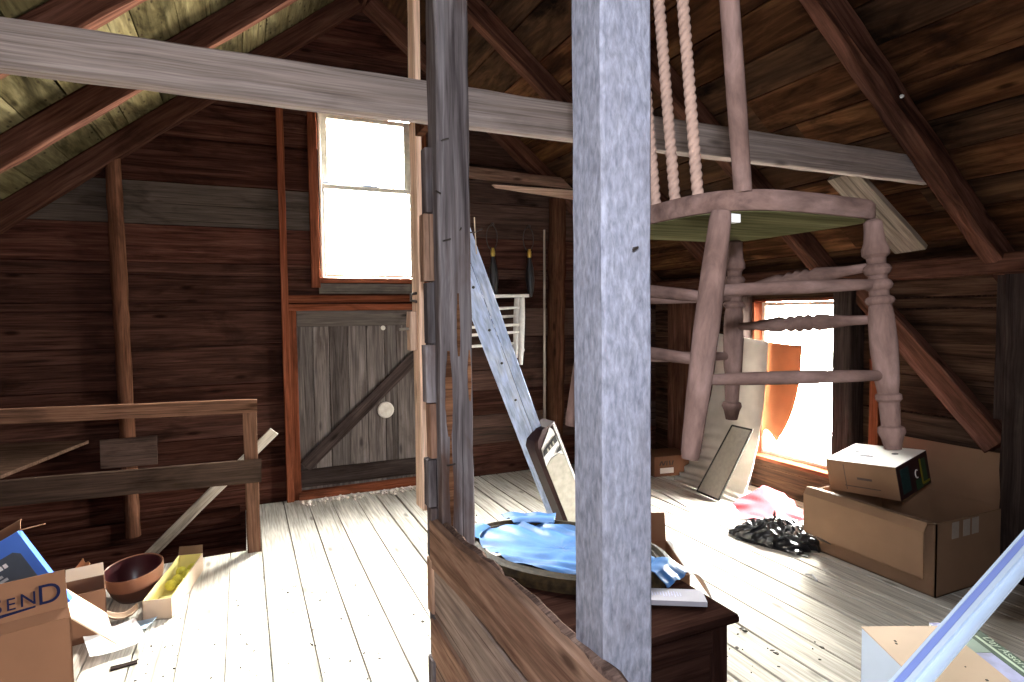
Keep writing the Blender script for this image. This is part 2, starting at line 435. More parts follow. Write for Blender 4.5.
def wall_back(mb, y0, y1):
    def panel(xa, xb, z0, z1): mb.box(((xa + xb) / 2, (y0 + y1) / 2, (z0 + z1) / 2), (xb - xa, y1 - y0, z1 - z0), rnd=0)
    panel(XL - .1, DX0, -1.35, WZ0); panel(DX1, XK + .1, -1.35, WZ0); panel(DX0, DX1, DZ1, WZ0); panel(DX0, DX1, -1.35, 0)
    panel(XL - .1, WX0, WZ0, WZ1); panel(WX1, XK + .1, WZ0, WZ1); panel(XL - .1, XK + .1, WZ1, 4.6)
wall_back(g, YG + .03, YG + .07)
tag(g.build('wall_front', M['wall']), kind='structure')

# right low wall with window ---------------------------------------
KY0, KY1, KZ0, KZ1 = 3.09, 3.93, .29, 1.62
k = MB()
rows = [0, .2, .42, .62, .85, 1.10, 1.33, 1.55, 1.80, 2.05]
for z0, z1 in zip(rows[:-1], rows[1:]):
    bands = sorted({z0, z1} | {h for h in (KZ0, KZ1) if z0 < h < z1})
    for b0, b1 in zip(bands[:-1], bands[1:]):
        segs = [(YR, KY0), (KY1, YG)] if (b0 >= KZ0 - 1e-6 and b1 <= KZ1 + 1e-6) else [(YR, YG)]
        for p0, p1 in segs:
            k.beam((XK + .012, p0, (b0 + b1) / 2 + R.uniform(-.008, .008)), (XK + .012, p1, (b0 + b1) / 2 + R.uniform(-.008, .008)), .024, b1 - b0 - .007, n=12, jit=.002, ch=.002, gry=R.choice([0, .15, .35]), rnd=R.random())
def kp(y0, y1, z0, z1): k.box((XK + .055, (y0 + y1) / 2, (z0 + z1) / 2), (.04, y1 - y0, z1 - z0), rnd=0)
kp(YR - .1, KY0, -.1, 2.3); kp(KY1, YG + .1, -.1, 2.3); kp(KY0, KY1, -.1, KZ0); kp(KY0, KY1, KZ1, 2.3)
tag(k.build('wall_right', M['knee']), kind='structure')
# left low wall, rear gable wall
l = MB()
for i in range(7):
    l.beam((XL - .012, YR, -.1 + .28 * i), (XL - .012, YG, -.1 + .28 * i), .024, .274, n=10)
l.box((XL - .05, (YR + YG) / 2, .6), (.04, YG - YR + .2, 3.9), rnd=0)
tag(l.build('wall_left', M['wall']), kind='structure')
RWX0, RWX1, RWZ0, RWZ1 = -1.20, .25, .95, 2.45  # opening of the added rear window, placed for its light on the posts
r = MB()
for i in range(19):
    z = -.12 + .24 * i; segs = [(XL, XK)]
    if RWZ0 - .12 < z < RWZ1 + .12: segs = [(XL, RWX0), (RWX1, XK)]
    for p0, p1 in segs:
        r.beam((p0, YR - .012, z), (p1, YR - .012, z), .024, .234, n=8)
def rp(xa, xb, z0, z1): r.box(((xa + xb) / 2, YR - .05, (z0 + z1) / 2), (xb - xa, .04, z1 - z0), rnd=0)
rp(XL - .1, RWX0, -.2, 4.6); rp(RWX1, XK + .1, -.2, 4.6); rp(RWX0, RWX1, -.2, RWZ0); rp(RWX0, RWX1, RWZ1, 4.6)
tag(r.build('wall_rear', M['rear']), kind='structure')

# roof sheathing ---------------------------------------------------
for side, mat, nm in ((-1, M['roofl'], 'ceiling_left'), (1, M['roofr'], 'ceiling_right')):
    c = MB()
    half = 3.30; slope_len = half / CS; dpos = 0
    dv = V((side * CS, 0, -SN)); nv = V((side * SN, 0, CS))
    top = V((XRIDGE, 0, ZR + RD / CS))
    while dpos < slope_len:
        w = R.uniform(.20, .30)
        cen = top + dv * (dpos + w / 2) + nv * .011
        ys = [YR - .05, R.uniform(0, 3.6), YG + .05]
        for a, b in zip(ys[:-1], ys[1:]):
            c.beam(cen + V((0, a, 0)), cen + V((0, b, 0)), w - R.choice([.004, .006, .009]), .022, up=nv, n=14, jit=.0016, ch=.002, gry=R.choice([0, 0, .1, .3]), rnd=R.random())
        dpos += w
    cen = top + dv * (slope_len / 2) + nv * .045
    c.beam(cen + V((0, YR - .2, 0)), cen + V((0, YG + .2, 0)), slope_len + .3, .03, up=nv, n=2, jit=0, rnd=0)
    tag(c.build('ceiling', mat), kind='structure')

# rafters ----------------------------------------------------------
def rafter(side, y, w, label, mat, d0=0.0, x_end=None, wob=.004):
    xe = x_end if x_end is not None else (XL + .02 if side < 0 else XK + .02)
    p = lambda xx: V((xx, y, zraf(xx))) + V((side * SN, 0, CS)) * (RD / 2)
    up = V((side * SN, 0, CS))
    mb = MB(); mb.beam(p(XRIDGE + side * .01), p(xe), w, RD - .002, up=up, n=22, jit=wob, ch=.010, rnd=R.random())
    o = mb.build('rafter', mat); tag(o, label, 'rafter', 'roof rafters'); return o
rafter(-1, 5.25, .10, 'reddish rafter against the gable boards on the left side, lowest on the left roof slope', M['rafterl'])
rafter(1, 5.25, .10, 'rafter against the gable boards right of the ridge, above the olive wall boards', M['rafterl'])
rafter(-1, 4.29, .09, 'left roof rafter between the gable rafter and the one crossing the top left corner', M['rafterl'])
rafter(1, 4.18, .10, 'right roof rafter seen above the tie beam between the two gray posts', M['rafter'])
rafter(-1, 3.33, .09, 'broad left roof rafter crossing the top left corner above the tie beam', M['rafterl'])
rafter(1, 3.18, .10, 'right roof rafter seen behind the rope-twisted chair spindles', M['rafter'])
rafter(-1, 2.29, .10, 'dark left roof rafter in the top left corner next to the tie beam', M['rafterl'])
fg = MB()
up = V((SN, 0, CS)); p = lambda xx, y: V((xx, y, zraf(xx))) + up * (RD / 2)
fg.beam(p(XRIDGE + .01, 2.052), p(XK + .02, 2.052), .11, RD - .002, up=up, n=30, jit=.006, ch=.022)
ro = fg.build('rafter', M['rafter']); tag(ro, 'large dark reddish rafter running down the top right corner in front of the tie beam', 'rafter', 'roof rafters')
nb = MB(); nb.lathe(p(2.99, 2.0) + V((0, .004, .0)), p(2.99, 1.985), [(0, .009), (.7, .009), (1, .005)], 10)
nb.build('nail', M['white_paint'], ro)
# light leak batten near the ridge on the far right slope
mb = MB(); mb.beam(V((XRIDGE, YR, ZR + .07)), V((XRIDGE, YG, ZR + .07)), .03, .14, n=20)
tag(mb.build('ridge_board', M['rafter']), 'ridge board along the roof peak where the rafters meet', 'beam')

# eave plate on the right wall, posts, braces
mb = MB(); mb.beam((XK - .07, YR, 1.80), (XK - .07, YG - .02, 1.80), .14, .12, n=30, jit=.004, ch=.012)
tag(mb.build('eave_plate', M['rafter']), 'long horizontal wood plate on top of the low right wall under the rafters', 'beam')
mb = MB(); mb.beam((4.0, 1.90, 0), (4.0, 1.90, 1.735), .15, .16, up=(1, 0, 0), n=14, jit=.004, ch=.012)
mb.beam((4.0, 1.995, .9), (4.0, 1.995, 1.735), .10, .03, up=(1, 0, 0), n=6)
tag(mb.build('wall_post', M['batten']), 'thick upright post on the right wall at the right edge of view', 'post')
mb = MB(); mb.beam((4.02, 2.93, 1.72), (4.02, 2.03, .74), .09, .15, up=(0, 0, 1), n=10, jit=.003, ch=.008)
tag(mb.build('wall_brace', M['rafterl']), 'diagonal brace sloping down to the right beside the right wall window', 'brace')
mb = MB(); mb.beam((4.0, 2.985, 0), (4.0, 2.985, 1.735), .15, .15, up=(1, 0, 0), n=12, jit=.003, ch=.01)
tag(mb.build('window_stud', M['batten']), 'dark stud on the right side of the right wall window', 'stud')
mb = MB(); mb.beam((4.03, 2.78, 0), (4.03, 2.78, 1.2), .07, .08, up=(1, 0, 0), n=10, jit=.002)
tag(mb.build('wall_stud', M['red']), 'narrow orange-brown stud between the right wall window and the brace', 'stud')
mb = MB(); mb.beam((3.98, 4.72, 0), (3.98, 4.72, 1.735), .17, .34, up=(0, 1, 0), n=12, jit=.003, ch=.01)
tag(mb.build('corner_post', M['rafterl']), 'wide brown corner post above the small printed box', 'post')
mb = MB(); mb.beam((4.0, 4.0, 0), (4.0, 4.0, 1.735), .14, .10, up=(0, 1, 0), n=12, jit=.003)
tag(mb.build('window_stud', M['batten']), 'dark stud on the left side of the right wall window behind the white canvas', 'stud')

# gable studs
def stud(name, x0, x1, z0, z1, w, d, y, mat, label, round_=False, cat='stud'):
    mb = MB()
    if round_:
        n = 26; prof = [(i / n, w / 2 * (1 + R.uniform(-.09, .09))) for i in range(n + 1)]
        mb.lathe((x0, y, z0), (x1, y, z1), prof, 12)
    else: mb.beam((x0, y, z0), (x1, y, z1), w, d, up=(0, 1, 0), jit=.002)
    return tag(mb.build(name, mat, smooth=round_), label, cat)
stud('gable_stud', -.80, -.83, -.10, 2.74, .105, .1, 5.262, M['stud'], 'rough round-edged stud on the gable boards behind the stair railing', True)
stud('gable_stud', .323, .323, .0, 3.56, .054, .06, 5.286, M['red'], 'thin red-brown stud on the gable wall just left of the door')
stud('gable_stud', 2.80, 2.86, .0, 2.66, .17, .09, 5.262, M['stud'], 'dark bark-edged stud on the gable wall behind the leaning rod', True)
# boards nailed across the gable, right of the first post
mb = MB()
mb.beam((1.62, 5.185, 2.83), (3.30, 5.185, 2.79), .03, .10, n=8)
tag(mb.build('nailed_board', M['part']), 'brown board nailed level across the gable rafter just under the tie beam', 'board')
mb = MB(); mb.prism([(2.13, 5.155, 2.725), (3.2, 5.155, 2.735), (3.2, 5.155, 2.630), (2.16, 5.155, 2.70)], (0, .028, 0))
tag(mb.build('nailed_board', M['peach']), 'tapered yellow-edged board just below the level board on the gable', 'board')
# stud end against the wall ends sits on wall: small hewn strip left of the olive boards
# short plank under the roof by the FG rafter
def onroof(x, y, e): return V((x, y, zraf(x))) + V((SN, 0, CS)) * e
mb = MB(); mb.beam(onroof(3.24, 2.46, -.018), onroof(3.78, 2.40, -.018), .034, .20, up=(0, 1, 0), n=6, rnd=.6)
ob = mb.build('roof_plank', M['dustplank']); tag(ob, 'short pale plank nailed under the roof rafters right of the hanging chair seat', 'board')
nb = MB()
for i in range(7):
    q = onroof(R.uniform(3.55, 3.75), R.uniform(2.36, 2.48), -.028); nb.lathe(q, q + V((-SN, 0, -CS)) * .005, [(0, .005), (1, .004)], 8)
nb.build('nail_heads', M['iron'], ob)

# tie beam ---------------------------------------------------------
YB = 2.116
zmid = lambda x: 2.311 + 0.0 * x
mb = MB(); mb.beam((-1.22, YB + .030, 2.312), (3.50, YB + .030, 2.307), .056, .140, n=34, jit=.0022, ch=.006, rnd=.5)
tag(mb.build('tie_beam', M['beam']), 'long gray weathered tie beam crossing the whole attic behind both posts', 'beam')

# posts ------------------------------------------------------------
PX = .623; PW = .116
P1 = (PX + PW / 2, 2.0 + PW / 2); P2 = (PX + .007 + PW / 2, .981 + PW / 2)
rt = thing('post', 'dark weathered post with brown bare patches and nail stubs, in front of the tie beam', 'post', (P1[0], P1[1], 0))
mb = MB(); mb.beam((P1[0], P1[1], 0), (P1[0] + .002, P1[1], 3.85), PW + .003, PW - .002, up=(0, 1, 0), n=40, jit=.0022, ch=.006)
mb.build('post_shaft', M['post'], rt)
mb = MB()
for (x0, z0, z1, w) in ((.652, 1.12, 1.42, .016), (.7285, 1.24, 1.42, .008), (.655, .80, 1.12, .009), (.690, 1.40, 1.62, .008)):
    n = 12; vs = []; fs = []
    L_, Rr_ = [], []
    for i in range(n + 1):
        t = i / n; hw = w * (.35 + .65 * math.sin(math.pi * min(1, t * 1.05 + .02))) * R.uniform(.75, 1.1)
        vs += [(x0 - hw, 1.9985, z0 + (z1 - z0) * t), (x0 + hw * .8, 1.9985, z0 + (z1 - z0) * t)]
    vs += [(a, b + .006, c_) for a, b, c_ in vs]; m_ = 2 * (n + 1)
    for i in range(n):
        fs += [(2 * i, 2 * i + 1, 2 * i + 3, 2 * i + 2), (m_ + 2 * i, m_ + 2 * i + 2, m_ + 2 * i + 3, m_ + 2 * i + 1),
               (2 * i, 2 * i + 2, m_ + 2 * i + 2, m_ + 2 * i), (2 * i + 1, m_ + 2 * i + 1, m_ + 2 * i + 3, 2 * i + 3)]
    mb.add(vs, fs)
tag(mb.build('bare_patch', M['barebrown'], rt), 'orange-brown bare wood patch')
# sawn-off board ends on its left side
zz = .02
for i, h in enumerate([.13, .15, .17, .20, .19, .175, .20, .21, .22, .24, .23]):
    mb = MB(); pr = .026 + .008 * (i % 2) + R.uniform(-.003, .003)
    mb.beam((PX - pr / 2, 2.085 + R.uniform(-.005, .005), zz), (PX - pr / 2, 2.085, zz + h - .006), pr, .058, up=(0, 1, 0), n=3, jit=.0012)
    mb.build('board_stub', M['post'] if i % 3 else M['part'], rt); zz += h
for (xx, z, dx) in ((.64, 2.14, .02), (.63, 1.96, -.02), (.64, 1.80, .022), (.70, 1.84, 0), (.64, 1.02, .025)):
    mb = MB(); mb.tube([(xx, 2.002, z), (xx, 1.992, z), (xx + dx, 1.985, z + .006)], .0028, 6); mb.build('nail', M['iron'], rt)
mb = MB(); mb.tube([(.735, 2.03, 1.835), (.765, 2.02, 1.838), (.79, 2.015, 1.850)], .003, 6); mb.build('nail', M['iron'], rt)
mb = MB(); mb.tube([(.762, 2.02, 1.89), (.764, 2.02, 1.838), (.768, 2.02, 1.76)], .0022, 6); mb.build('twine_end', M['twine'], rt)

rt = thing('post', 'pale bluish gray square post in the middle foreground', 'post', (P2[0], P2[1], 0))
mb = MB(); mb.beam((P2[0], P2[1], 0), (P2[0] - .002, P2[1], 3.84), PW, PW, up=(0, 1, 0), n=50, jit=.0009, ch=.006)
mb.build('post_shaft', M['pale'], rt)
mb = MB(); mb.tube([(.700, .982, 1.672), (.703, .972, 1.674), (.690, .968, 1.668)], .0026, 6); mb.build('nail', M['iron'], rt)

# casing strip behind the first post with wooden turn-button
rt = thing('casing_board', 'pale upright plank edge fixed behind the left side of the dark post', 'board', (.668, 2.437, .74))
mb = MB(); mb.beam((.668, 2.437, .74), (.668, 2.437, 3.6), .024, .105, up=(0, 1, 0), n=14, jit=.002)
mb.build('plank', M['peach'], rt)  # bright peach tone: sun bounce on the plank is put into its colour
mb = MB(); mb.box((.668, 2.28, 2.31), (.03, .21, .10)); mb.build('spacer_block', M['stud'], rt)
mb = MB(); mb.beam((.641, 2.45, 1.40), (.641, 2.45, 1.56), .030, .06, up=(0, 1, 0), n=3); lat = mb.build('turn_button', M['peach'], rt)
mb = MB(); mb.lathe((.63, 2.44, 1.49), (.585, 2.435, 1.487), [(0, .006), (1, .006)], 8); mb.build('peg', M['scrap'], lat)
mb = MB(); mb.tube([(.656, 2.42, 1.60), (.63, 2.415, 1.605), (.63, 2.415, 1.63), (.656, 2.42, 1.635)], .006, 8); mb.build('hook', M['iron'], rt)
# short upright behind post above the beam
mb = MB(); mb.beam((.735, 2.20, 2.385), (.735, 2.20, 3.7), .05, .045, up=(0, 1, 0), n=8)
tag(mb.build('upright_strip', M['stud']), 'brown strip of wood behind the dark post, above the tie beam', 'board')

# partition boards between the posts: each board lifts off singly ------
XP = .610
LAP = [0]
def pboard(z_far, z_near, h, label, y0=2.075, y1=.72, gry=0.1, wav=.006, th=.024):
    LAP[0] += 1; ox = -.005 if LAP[0] % 2 else .004
    mb = MB(); n = 26; vs, fs, gc = [], [], []
    ph = R.random() * 6
    for i in range(n + 1):
        t = i / n; y = y0 + (y1 - y0) * t; zc = z_far + (z_near - z_far) * t
        wt = wav * math.sin(ph + t * 9) + R.uniform(-.002, .002); wb = wav * math.sin(ph + 2 + t * 7) + R.uniform(-.002, .002)
        for (dx, z) in ((-th / 2, zc - h + wb), (-th / 2, zc + wt), (th / 2, zc + wt + .006), (th / 2, zc - h + wb)):
            vs.append((XP + dx + ox, y, z)); gc.append((y, z, dx))
    for i in range(n):
        for j in range(4):
            a = i * 4 + j; b = i * 4 + (j + 1) % 4; fs.append((a, b, b + 4, a + 4))
    fs.append((3, 2, 1, 0)); fs.append(tuple(n * 4 + j for j in range(4)))
    mb.add(vs, fs, R.random(), gry, gc)
    return tag(mb.build('partition_board', M['part']), label, 'board', 'low partition boards')
pboard(.812, .868, .165, 'topmost rough-edged board of the low partition between the two posts', gry=0, wav=.009)
pboard(.640, .676, .192, 'second board down of the low partition, gray-brown with a chipped upper edge', gry=.7, wav=.013)
pboard(.440, .470, .128, 'third board down of the low partition, with an orange upper edge', gry=0, wav=.008)
pboard(.303, .333, .138, 'fourth board down of the low partition, dull brown', gry=.35)
pboard(.155, .185, .148, 'lowest board of the low partition, next to the floor', gry=.2)
# bark strip along the top edge
mb = MB()
pts, rr = [], []
for i in range(30):
    t = i / 29; pts.append((XP + .020 + R.uniform(-.003, .003), 2.07 - 1.30 * t, .803 + .055 * t + R.uniform(-.005, .005))); rr.append(R.uniform(.012, .021) * (.7 + .5 * t))
mb.tube(pts, rr, 7); tag(mb.build('bark_strip', M['bark']), 'dark crumbly bark strip along the top of the low partition', 'bark')

# ------------------------------------------------------------------ windows and door
def window_thing(name):
    return thing(name, None, None, (0, 0, 0), kind='structure')
w1 = window_thing('window_1')
mb = MB()
yF = YG
mb.beam((.574, yF - .015, 1.78), (.574, yF - .015, 3.3), .072, .03, up=(0, 1, 0)); mb.build('window_casing', M['red'], w1)
mb = MB(); mb.beam((1.50, yF - .015, 1.78), (1.50, yF - .015, 3.3), .09, .03, up=(0, 1, 0)); mb.build('window_casing', M['red'], w1)
mb = MB(); mb.beam((.54, yF - .015, 3.31), (1.545, yF - .015, 3.31), .03, .08); mb.build('window_casing', M['red'], w1)
mb = MB(); mb.beam((.60, yF - .01, 1.845), (1.47, yF - .01, 1.845), .07, .045); mb.build('window_sill', M['red'], w1)
mb = MB(); mb.beam((.60, yF - .008, 1.775), (1.47, yF - .008, 1.775), .024, .085, gry=.8); mb.build('apron', M['batten'], w1)
for (x_, ) in ((.632,), (1.438,)):
    mb = MB(); mb.beam((x_, yF + .05, 1.87), (x_, yF + .05, 3.27), .024, .10, up=(0, 1, 0)); mb.build('window_jamb', M['sash'], w1)
def sash(x0, x1, z0, z1, y, bw=.04, tw=.032):
    mb = MB()
    for xx in (x0 + tw / 2, x1 - tw / 2): mb.beam((xx, y, z0), (xx, y, z1), tw, .034, up=(0, 1, 0), jit=.0005)
    for zz_, hh in ((z0 + bw / 2, bw), (z1 - .02, .04)): mb.beam((x0, y, zz_), (x1, y, zz_), .034, hh, jit=.0005)
    so = mb.build('window_sash', M['sash'], w1)
    mb = MB(); mb.box(((x0 + x1) / 2, y, (z0 + z1) / 2), (x1 - x0 - .04, .003, z1 - z0 - .05)); mb.build('pane', M['glass'], so)
sash(.645, 1.425, 1.875, 2.66, yF + .035, bw=.022, tw=.024)
sash(.645, 1.425, 2.63, 3.26, yF + .075, bw=.04, tw=.06)
mb = MB(); mb.beam((.66, yF + .012, 2.672), (1.12, yF + .012, 2.662), .012, .016); mb.build('sash_stick', M['bluewash'], w1)

d1 = window_thing('door_1')
xx = DX0 + .004; i = 0
mb = MB()
while xx < DX1 - .02:
    w = R.uniform(.10, .17); xe = min(xx + w, DX1 - .004)
    mb.beam(((xx + xe) / 2, yF + .026, .07), ((xx + xe) / 2, yF + .026, 1.585), xe - xx - .004, .022, up=(0, 1, 0), n=10, gry=0, rnd=R.random())
    xx = xe
mb.box(((DX0 + DX1) / 2, yF + .05, .80), (DX1 - DX0, .02, 1.6), rnd=0)
dp = mb.build('door_planks', M['door'], d1)
mb = MB(); mb.beam((DX0 + .01, yF + .004, 1.520), (DX1, yF + .004, 1.520), .024, .135, gry=.5); mb.build('batten', M['batten'], d1)
mb = MB(); mb.beam((DX0 + .01, yF + .004, .17), (DX1, yF + .004, .17), .024, .15); mb.build('batten', M['batten'], d1)
mb = MB(); mb.beam((.45, yF + .004, .27), (1.56, yF + .004, 1.29), .024, .11, up=(0, 0, 1)); mb.build('brace', M['batten'], d1)
mb = MB(); mb.lathe((1.143, yF - .002, .70), (1.143, yF + .016, .70), [(0, .062), (.3, .072), (1, .072)], 26); tag(mb.build('round_patch', M['roundpatch'], d1), 'pale round patch on the gray door')
mb = MB(); mb.lathe((1.135, yF + .008, 1.43), (1.135, yF + .016, 1.43), [(0, .02), (1, .021)], 16); mb.build('round_patch', M['roundpatch'], d1)
mb = MB(); mb.beam((.375, yF - .016, .0), (.372, yF - .016, 1.64), .074, .034, up=(0, 1, 0)); mb.build('casing', M['red'], d1)
mb = MB(); mb.beam((.335, yF - .018, 1.615), (1.72, yF - .018, 1.615), .034, .055); mb.build('casing', M['red'], d1)
mb = MB(); mb.beam((.352, yF - .014, 1.685), (1.72, yF - .014, 1.69), .028, .06); mb.build('casing', M['red'], d1)
mb = MB(); mb.beam((1.66, yF - .016, .0), (1.66, yF - .016, 1.64), .074, .034, up=(0, 1, 0)); mb.build('casing', M['red'], d1)
mb = MB(); mb.beam((.39, yF - .02, .036), (1.68, yF - .02, .036), .06, .07); mb.build('threshold', M['red'], d1)

w2 = window_thing('window_2')
mb = MB()
for y_ in (KY0 - .01, KY1 + .01): mb.beam((XK + .06, y_, KZ0), (XK + .06, y_, KZ1), .024, .15, up=(1, 0, 0))
mb.beam((XK + .06, KY0, KZ1 + .01), (XK + .06, KY1, KZ1 + .01), .15, .024)
mb.build('window_jamb', M['red'], w2)
mb = MB(); mb.beam((XK + .04, KY0 - .05, KZ0 - .012), (XK + .04, KY1 + .05, KZ0 - .012), .17, .03); mb.build('window_sill', M['red'], w2)
mb = MB()
for y_ in (KY0 + .018, KY1 - .018): mb.beam((XK + .09, y_, KZ0 + .005), (XK + .09, y_, KZ1 - .005), .03, .03, up=(1, 0, 0))
for z_ in (KZ0 + .02, KZ1 - .022): mb.beam((XK + .09, KY0 + .01, z_), (XK + .09, KY1 - .01, z_), .03, .03)
so = mb.build('window_sash', M['sash'], w2)
mb = MB(); mb.box((XK + .09, (KY0 + KY1) / 2, (KZ0 + KZ1) / 2), (.003, KY1 - KY0 - .05, KZ1 - KZ0 - .06)); mb.build('pane', M['glass'], so)

w3 = window_thing('unseen_fill_window')  # unseen window added behind the camera as dim soft fill
mb = MB()
for x_ in (RWX0 + .02, RWX1 - .02, (RWX0 + RWX1) / 2): mb.beam((x_, YR - .03, RWZ0), (x_, YR - .03, RWZ1), .04, .05, up=(0, 1, 0))
for z_ in (RWZ0 + .02, RWZ1 - .02): mb.beam((RWX0, YR - .03, z_), (RWX1, YR - .03, z_), .05, .04)
so = mb.build('window_frame', M['sash'], w3)
mb = MB(); mb.box(((RWX0 + RWX1) / 2, YR - .03, (RWZ0 + RWZ1) / 2), (RWX1 - RWX0 - .06, .003, RWZ1 - RWZ0 - .06)); mb.build('pane', M['glass'], so)

# ------------------------------------------------------------------ stair railing and loose wood, left
YRL = 4.243
rt = thing('stair_railing', 'rough wooden railing along the stair opening in front of the gable boards', 'railing', (.027, YRL + .02, 0))
mb = MB(); mb.beam((.028, YRL + .025, 0), (.026, YRL + .025, .985), .082, .05, up=(0, 1, 0), n=8); mb.build('post', M['rail'], rt)
mb = MB(); mb.beam((-2.06, YRL + .024, 1.020), (.072, YRL + .024, .962), .05, .086, n=14, jit=.0025); mb.build('top_rail', M['rail'], rt)
mb = MB(); mb.beam((-2.06, YRL - .014, .585), (.085, YRL - .014, .541), .028, .150, n=14, jit=.0025, gry=.85); mb.build('middle_rail', M['rail'], rt)
mb = MB(); mb.beam((-.60, 4.42, .012), (.175, 4.325, .775), .012, .075, up=(1, 0, .6), n=8)
tag(mb.build('slanting_plank', M['scrap']), 'pale narrow plank leaning on the stair railing behind its end post', 'board')
mb = MB(); mb.beam((-2.05, YG - .03, -.10), (-.06, YG - .03, -.06), .05, .16, n=10); tag(mb.build('ledger_board', M['wall']), 'ledger board on the gable wall low in the stair opening', 'board')
mb = MB(); mb.beam((-.97, 5.192, .555), (-.612, 5.192, .552), .03, .212, gry=.5); tag(mb.build('short_board', M['wall']), 'short dark board fixed to the round-edged stud above the middle rail', 'board')
mb = MB(); mb.prism([(-1.75, 4.30, .660), (-1.28, 4.28, .640), (-1.02, 5.10, .660), (-1.5, 5.12, .68)], (0, 0, .022), gry=.6); tag(mb.build('loose_board', M['rail']), 'loose gray board lying over the middle rail at the left edge', 'board')

# ------------------------------------------------------------------ cartons
def carton(name, label, loc, rz, lx, ly, h, th, mat, matin, flaps, closed_top=False, rot=None, group=None, body_name='carton_body'):
    rt = thing(name, label, 'box', loc, rz, group, rot=rot)
    mb = MB()
    mb.box((0, 0, th / 2), (lx, ly, th))
    mb.box((-lx / 2 + th / 2, 0, h / 2), (th, ly, h)); mb.box((lx / 2 - th / 2, 0, h / 2), (th, ly, h))
    mb.box((0, -ly / 2 + th / 2, h / 2), (lx, th, h)); mb.box((0, ly / 2 - th / 2, h / 2), (lx, th, h))
    if closed_top: mb.box((0, 0, h - th / 2), (lx, ly, th))
    mb.build(body_name, mat, rt, local=True)
    out = {}
    for side, segs in flaps.items():
        # segs: list of (length, angle) ; angle measured from straight up, positive = outwards
        ax = {'x-': (V((-lx / 2, 0, h)), V((-1, 0, 0)), V((0, 1, 0)), ly), 'x+': (V((lx / 2, 0, h)), V((1, 0, 0)), V((0, 1, 0)), ly),
              'y-': (V((0, -ly / 2, h)), V((0, -1, 0)), V((1, 0, 0)), lx), 'y+': (V((0, ly / 2, h)), V((0, 1, 0)), V((1, 0, 0)), lx)}[side]
        p, outw, along, wid = ax
        mb = MB(); pts = [p]
        for (ln, an) in segs:
            a = math.radians(an); p = p + (V((0, 0, 1)) * math.cos(a) + outw * math.sin(a)) * ln; pts.append(p)
        n = len(pts); tr = segs[0][2] if len(segs[0]) > 2 else 0
        def fn(u, v, pts=pts):
            t = u * (len(pts) - 1); i = min(int(t), len(pts) - 2); q = pts[i].lerp(pts[i + 1], t - i)
            ww = wid * (.995 - .03 * u) * (v - .5)
            return q + along * ww + outw * (.0008 * math.sin(v * 5 + u * 2) * u)
        mb.grid(fn, 4 * (n - 1), 8, thick=th)
        out[side] = (mb.build('flap', matin, rt, local=True), pts, along, outw)
    return rt, out

# open carton front left, with SEND on its far flap
LZ = .33
rt, fl_ = carton('open_carton', 'open brown cardboard carton in the front left corner with blue SEND lettering on a flap', (-1.012, 3.028, 0), math.radians(16), .60, .36, LZ, .006, M['card'], M['card'],
    {'x+': [(.23, 138)], 'y+': [(.06, -60)], 'y-': [(.05, -50), (.15, -12)], 'x-': [(.15, 60)]})
ob, pts, al, ow = fl_['y-']
fl_['x+'][0].data.materials[0] = M['cardin']; p0, p1 = pts[1], pts[2]; ydir = (p1 - p0).normalized(); xdir = V((1, 0, 0)); nrm = xdir.cross(ydir)  # right flap made paler: the window light on it is in the colour
def send(txt, size, x, z): text_mb(txt, size, p0 + xdir * x + ydir * z + nrm * .0074, xdir, ydir).build('lettering', M['navy'], ob, local=True)
send('S', .075, .055, .040); send('E', .066, .098, .042); send('N', .072, .140, .044); send('D', .110, .194, .034)
mb = MB(); o_ = p0 + nrm * .0072; mb.prism([o_ + xdir * .02 + ydir * .016, o_ + xdir * .190 + ydir * .030, o_ + xdir * .190 + ydir * .037, o_ + xdir * .02 + ydir * .030], nrm * .001); mb.build('printed_stroke', M['navy'], ob, local=True)

# blue product box standing in that carton
rt = thing('blue_box', 'bright blue printed box with a dark text panel standing tilted in the open carton', 'box', (-.875, 3.11, .240), rot=(math.radians(-6), math.radians(-29), math.radians(2)))
bw_, bh_, bd_ = .38, .37, .045
mb = MB(); mb.box((0, 0, bh_ / 2), (bw_, bd_, bh_)); body = mb.build('box_body', M['bluebox'], rt, local=True)
yf = -bd_ / 2
mb = MB(); mb.prism([(-bw_ / 2 + .01, yf - .001, .015), (bw_ / 2 - .035, yf - .001, .015), (bw_ / 2 - .035, yf - .001, .285), (bw_ / 2 - .055, yf - .001, .305), (-bw_ / 2 + .01, yf - .001, .305)], (0, .001, 0)); mb.build('text_panel', M['slate'], body, local=True)
mb = MB()
for i, (z_, x1_) in enumerate(((.240, .10), (.222, .11), (.190, .115), (.176, .12), (.162, .105), (.136, .12), (.120, .09), (.096, .1), (.082, .11), (.05, .1), (.036, .1))):
    mb.box((-.02 + (x1_ - .12) / 2, yf - .0016, z_), (.20 + x1_ - .12, .001, .011))
mb.build('small_print', M['lines'], body, local=True)
mb = MB()
for i in range(15):
    if i % 5 != 4: mb.box((-.165 + i * .0195, yf - .002, .272 + R.uniform(-.001, .001)), (R.uniform(.010, .015), .001, R.uniform(.016, .022)))
mb.build('heading_print', M['whiteink'], body, local=True)
mb = MB()
for i in range(7): mb.box((-.155 + i * .021, yf - .002, .330 + R.uniform(-.002, .003)), (R.uniform(.012, .017), .001, R.uniform(.020, .032)))
mb.build('heading_print', M['whiteink'], body, local=True)

